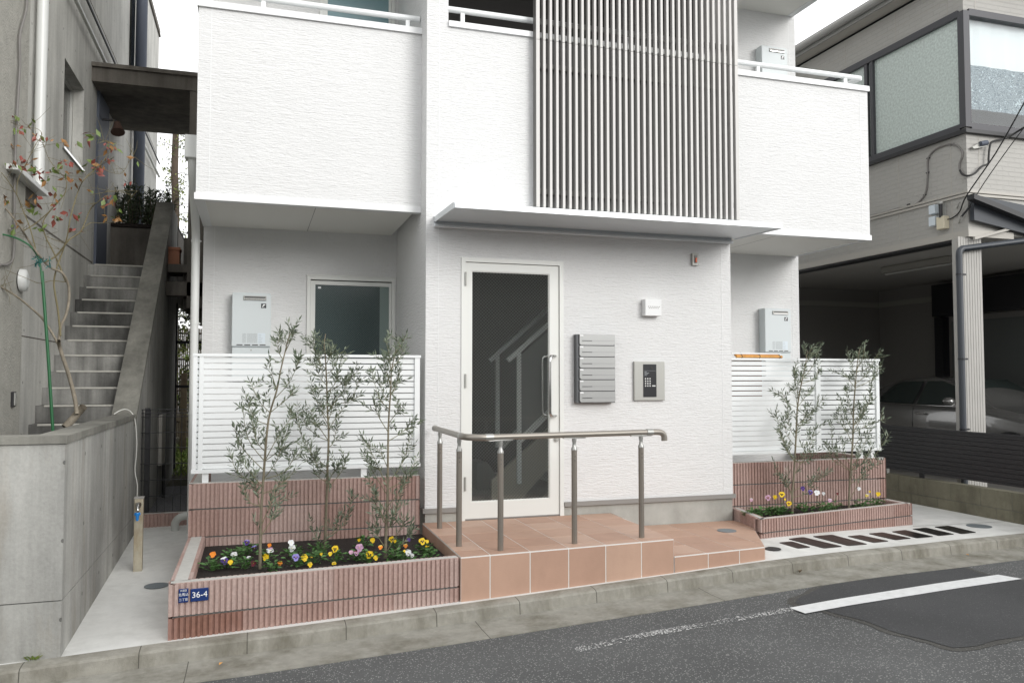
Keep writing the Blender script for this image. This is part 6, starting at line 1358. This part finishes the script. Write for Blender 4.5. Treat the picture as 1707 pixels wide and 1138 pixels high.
hf = thing('garden_post_frame', 'dark metal post and rail frame behind the mesh gate', 'frame', (-.7, 5.5, .2)); a = P(291, 650, Y=5.5); m = MB(); m.box(a.x - .025, a.x + .025, 5.5, 5.55, .2, 2.6); m.box(a.x - .09, a.x - .06, 5.5, 5.55, .2, 2.6); m.build('post', M_LOUV, hf); m = MB(); m.box(a.x, 0, 5.5, 5.54, P(300, 644, Y=5.5).z - .02, P(300, 644, Y=5.5).z + .02); m.box(a.x - .1, 0, 5.5, 5.54, P(300, 570, Y=5.5).z - .02, P(300, 570, Y=5.5).z + .02); m.build('rail', M_LOUV, hf)
a = P(306, 650, Y=7.6); MB().box(a.x - .05, a.x + .05, 7.6, 7.68, .3, 1.62).build('wood_post', M_BAMB, None, label='pale wooden post in the back garden', cat='post')
for i, (c, r_, n_, mats_, lb) in enumerate((((-.60, 8.2, 2.5), (1.0, .6, 2.0), 8000, [M_DLEAF, M_DLEAF, M_YLEAF], 'dark evergreen shrub filling the top of the passage view'), ((-.95, 9.2, 1.5), (.4, .4, .8), 900, [M_YLEAF, M_GRASS], 'yellow green shrub behind the old trunk'), ((-.72, 5.9, 1.75), (.10, .2, .35), 220, [M_YLEAF], 'small yellow leaved shrub by the metal frame'))):
    rnd = random.Random(30 + i); m = MB(); crown('c', m, c, *r_, n_, rnd, mats_, .07); t = thing('shrub', lb, 'shrub', (c[0], c[1], .3)); m.build('crown', mats_[0], t); MB().tube([(c[0], c[1], .3), (c[0], c[1], c[2])], .02, None, 6).build('stem', M_TRUNK, t)
# shrubs on the landing planter
zt_ = P(177, 377, Y=5.3).z + .05
for i, (x0, x1, yt, lb) in enumerate(((178, 205, 312, 'dark shrub on the landing beside the navy pipe'), (205, 238, 300, 'tallest upright dark shrub in the middle of the landing planter'), (236, 262, 308, 'dark bushy shrub in the landing planter next to the sloping parapet top'), (262, 286, 315, 'loose dark shrub at the right end of the landing planter, against the white sky'))):
    rnd = random.Random(50 + i); yy = 5.75; a, b_ = P(x0, 340, Y=yy), P(x1, 340, Y=yy); zt2 = P(x0, yt, Y=yy).z; cxx = (a.x + b_.x) / 2; m = MB(); stm = MB()
    for k in range(26):
        bx = cxx + rnd.uniform(-.5, .5) * (b_.x - a.x) * .7; by = yy + rnd.uniform(-.25, .25); h = (zt2 - zt_) * rnd.uniform(.45, 1.0); tip = Vector((bx + rnd.uniform(-.12, .12), by + rnd.uniform(-.1, .1), zt_ + h)); s_ = Vector((bx, by, zt_ - .02)); stm.tube([s_, s_.lerp(tip, .5) + rv(rnd) * .02, tip], [.005, .004, .002], None, 4, False)
        for j in range(int(h / .012)):
            p = s_.lerp(tip, rnd.uniform(.12, 1)); leaf(m, p, (rv(rnd) + Vector((0, 0, .7))), rv(rnd), rnd.uniform(.05, .09), .018, M_DLEAF)
    t = thing('landing_shrub', lb, 'shrub', (cxx, yy, zt_), 'shrubs in the landing planter'); m.build('foliage', M_DLEAF, t); stm.build('stem', M_TRUNK, t)
# far tree seen under the porch slab
ft2 = thing('tall_tree', 'tall pale barked tree with sparse leaves seen against the white sky under the porch slab', 'tree', (-1.4, 13, .5)); Yf = 13; rnd = random.Random(77)
tb = [P(291, 420, Y=Yf), P(293, 340, Y=Yf), P(291, 290, Y=Yf), P(293, 220, Y=Yf), P(294, 150, Y=Yf)]
m = MB(); m.tube([Vector((tb[0].x, Yf, .3))] + tb, [.12, .10, .085, .08, .07, .05], M_TRUNK, 10); lv = MB()
for k in range(44):
    p = polyat(tb, rnd.uniform(.0, .92)); d = Vector((rnd.choice((-1, 1)) * rnd.uniform(.3, 1), rnd.uniform(-.6, .6), rnd.uniform(-.1, .7))); ln = rnd.uniform(.2, .42); q = p + d * ln; m.tube([p, p.lerp(q, .5) + Vector((0, 0, .03)), q], [.012, .008, .004], M_TRUNK, 5, False)
    for j in range(16): leaf(lv, p.lerp(q, rnd.uniform(.3, 1.1)) + rv(rnd) * .09, rv(rnd), rv(rnd), rnd.uniform(.05, .1), .035, rnd.choice([M_YLEAF, M_YLEAF, M_RLEAF, M_DLEAF]))
m.build('trunk', M_TRUNK, ft2); lv.build('crown', M_YLEAF, ft2)

# ================================================================== STREET OPPOSITE (unseen house, added for the glass to reflect)
oh = thing('reflection_house', 'unseen grey house added across the street for the door glass to mirror', 'house', (2, -15, 0))
M_OH = mat('reflection_house_render', (.12, .115, .105), .9, vary=.1)
m = MB(); m.box(-9, 4.2, -21, -14.5, -.4, 3.9); m.box(5.4, 15, -21, -14.0, -.4, 4.2); m.build('wall', M_OH, oh)  # added walls, kept dark and low to suit reflections and low-angle light
m = MB(); m.box(-9.3, 4.5, -21.3, -14.1, 3.9, 4.1); m.box(5.1, 15.3, -21.3, -13.6, 4.2, 4.4); m.build('roof', M_CONCD, oh)
for x in (-7, -3.5, 0, 2.2, 7, 10, 12.5):
    for z in (.9,): yy = -14.5 if x < 4.5 else -14.0; w_ = MB().box(x, x + 1.3, yy, yy + .05, z, z + 1.2).build('window', M_WFR, oh); MB().box(x + .06, x + 1.24, yy + .05, yy + .06, z + .06, z + 1.14).build('pane', M_CARGL, w_)

for i, (px_, py_, lb_2) in enumerate(((1333, 955, 'small curled brown leaf lying against the kerb below the lower step'), (1616, 926, 'tiny ochre leaf on the gutter near the right edge'), (365, 1109, 'tiny orange leaf on the gutter below the address plates'))):
    q = rp(px_, py_, .01); rnd = random.Random(i); m = MB()
    for k in range(2 if i == 0 else 1): leaf(m, q + Vector((0, 0, .004)), Vector((rnd.uniform(-1, 1), rnd.uniform(-1, 1), .35)), Vector((0, 0, 1)), .05 if i == 0 else .03, .03 if i == 0 else .02, M_BAMB if i == 0 else M_WOOD, .35)
    m.build('fallen_leaf', M_BAMB, None, label=lb_2, cat='leaf', group='fallen leaves along the gutter')
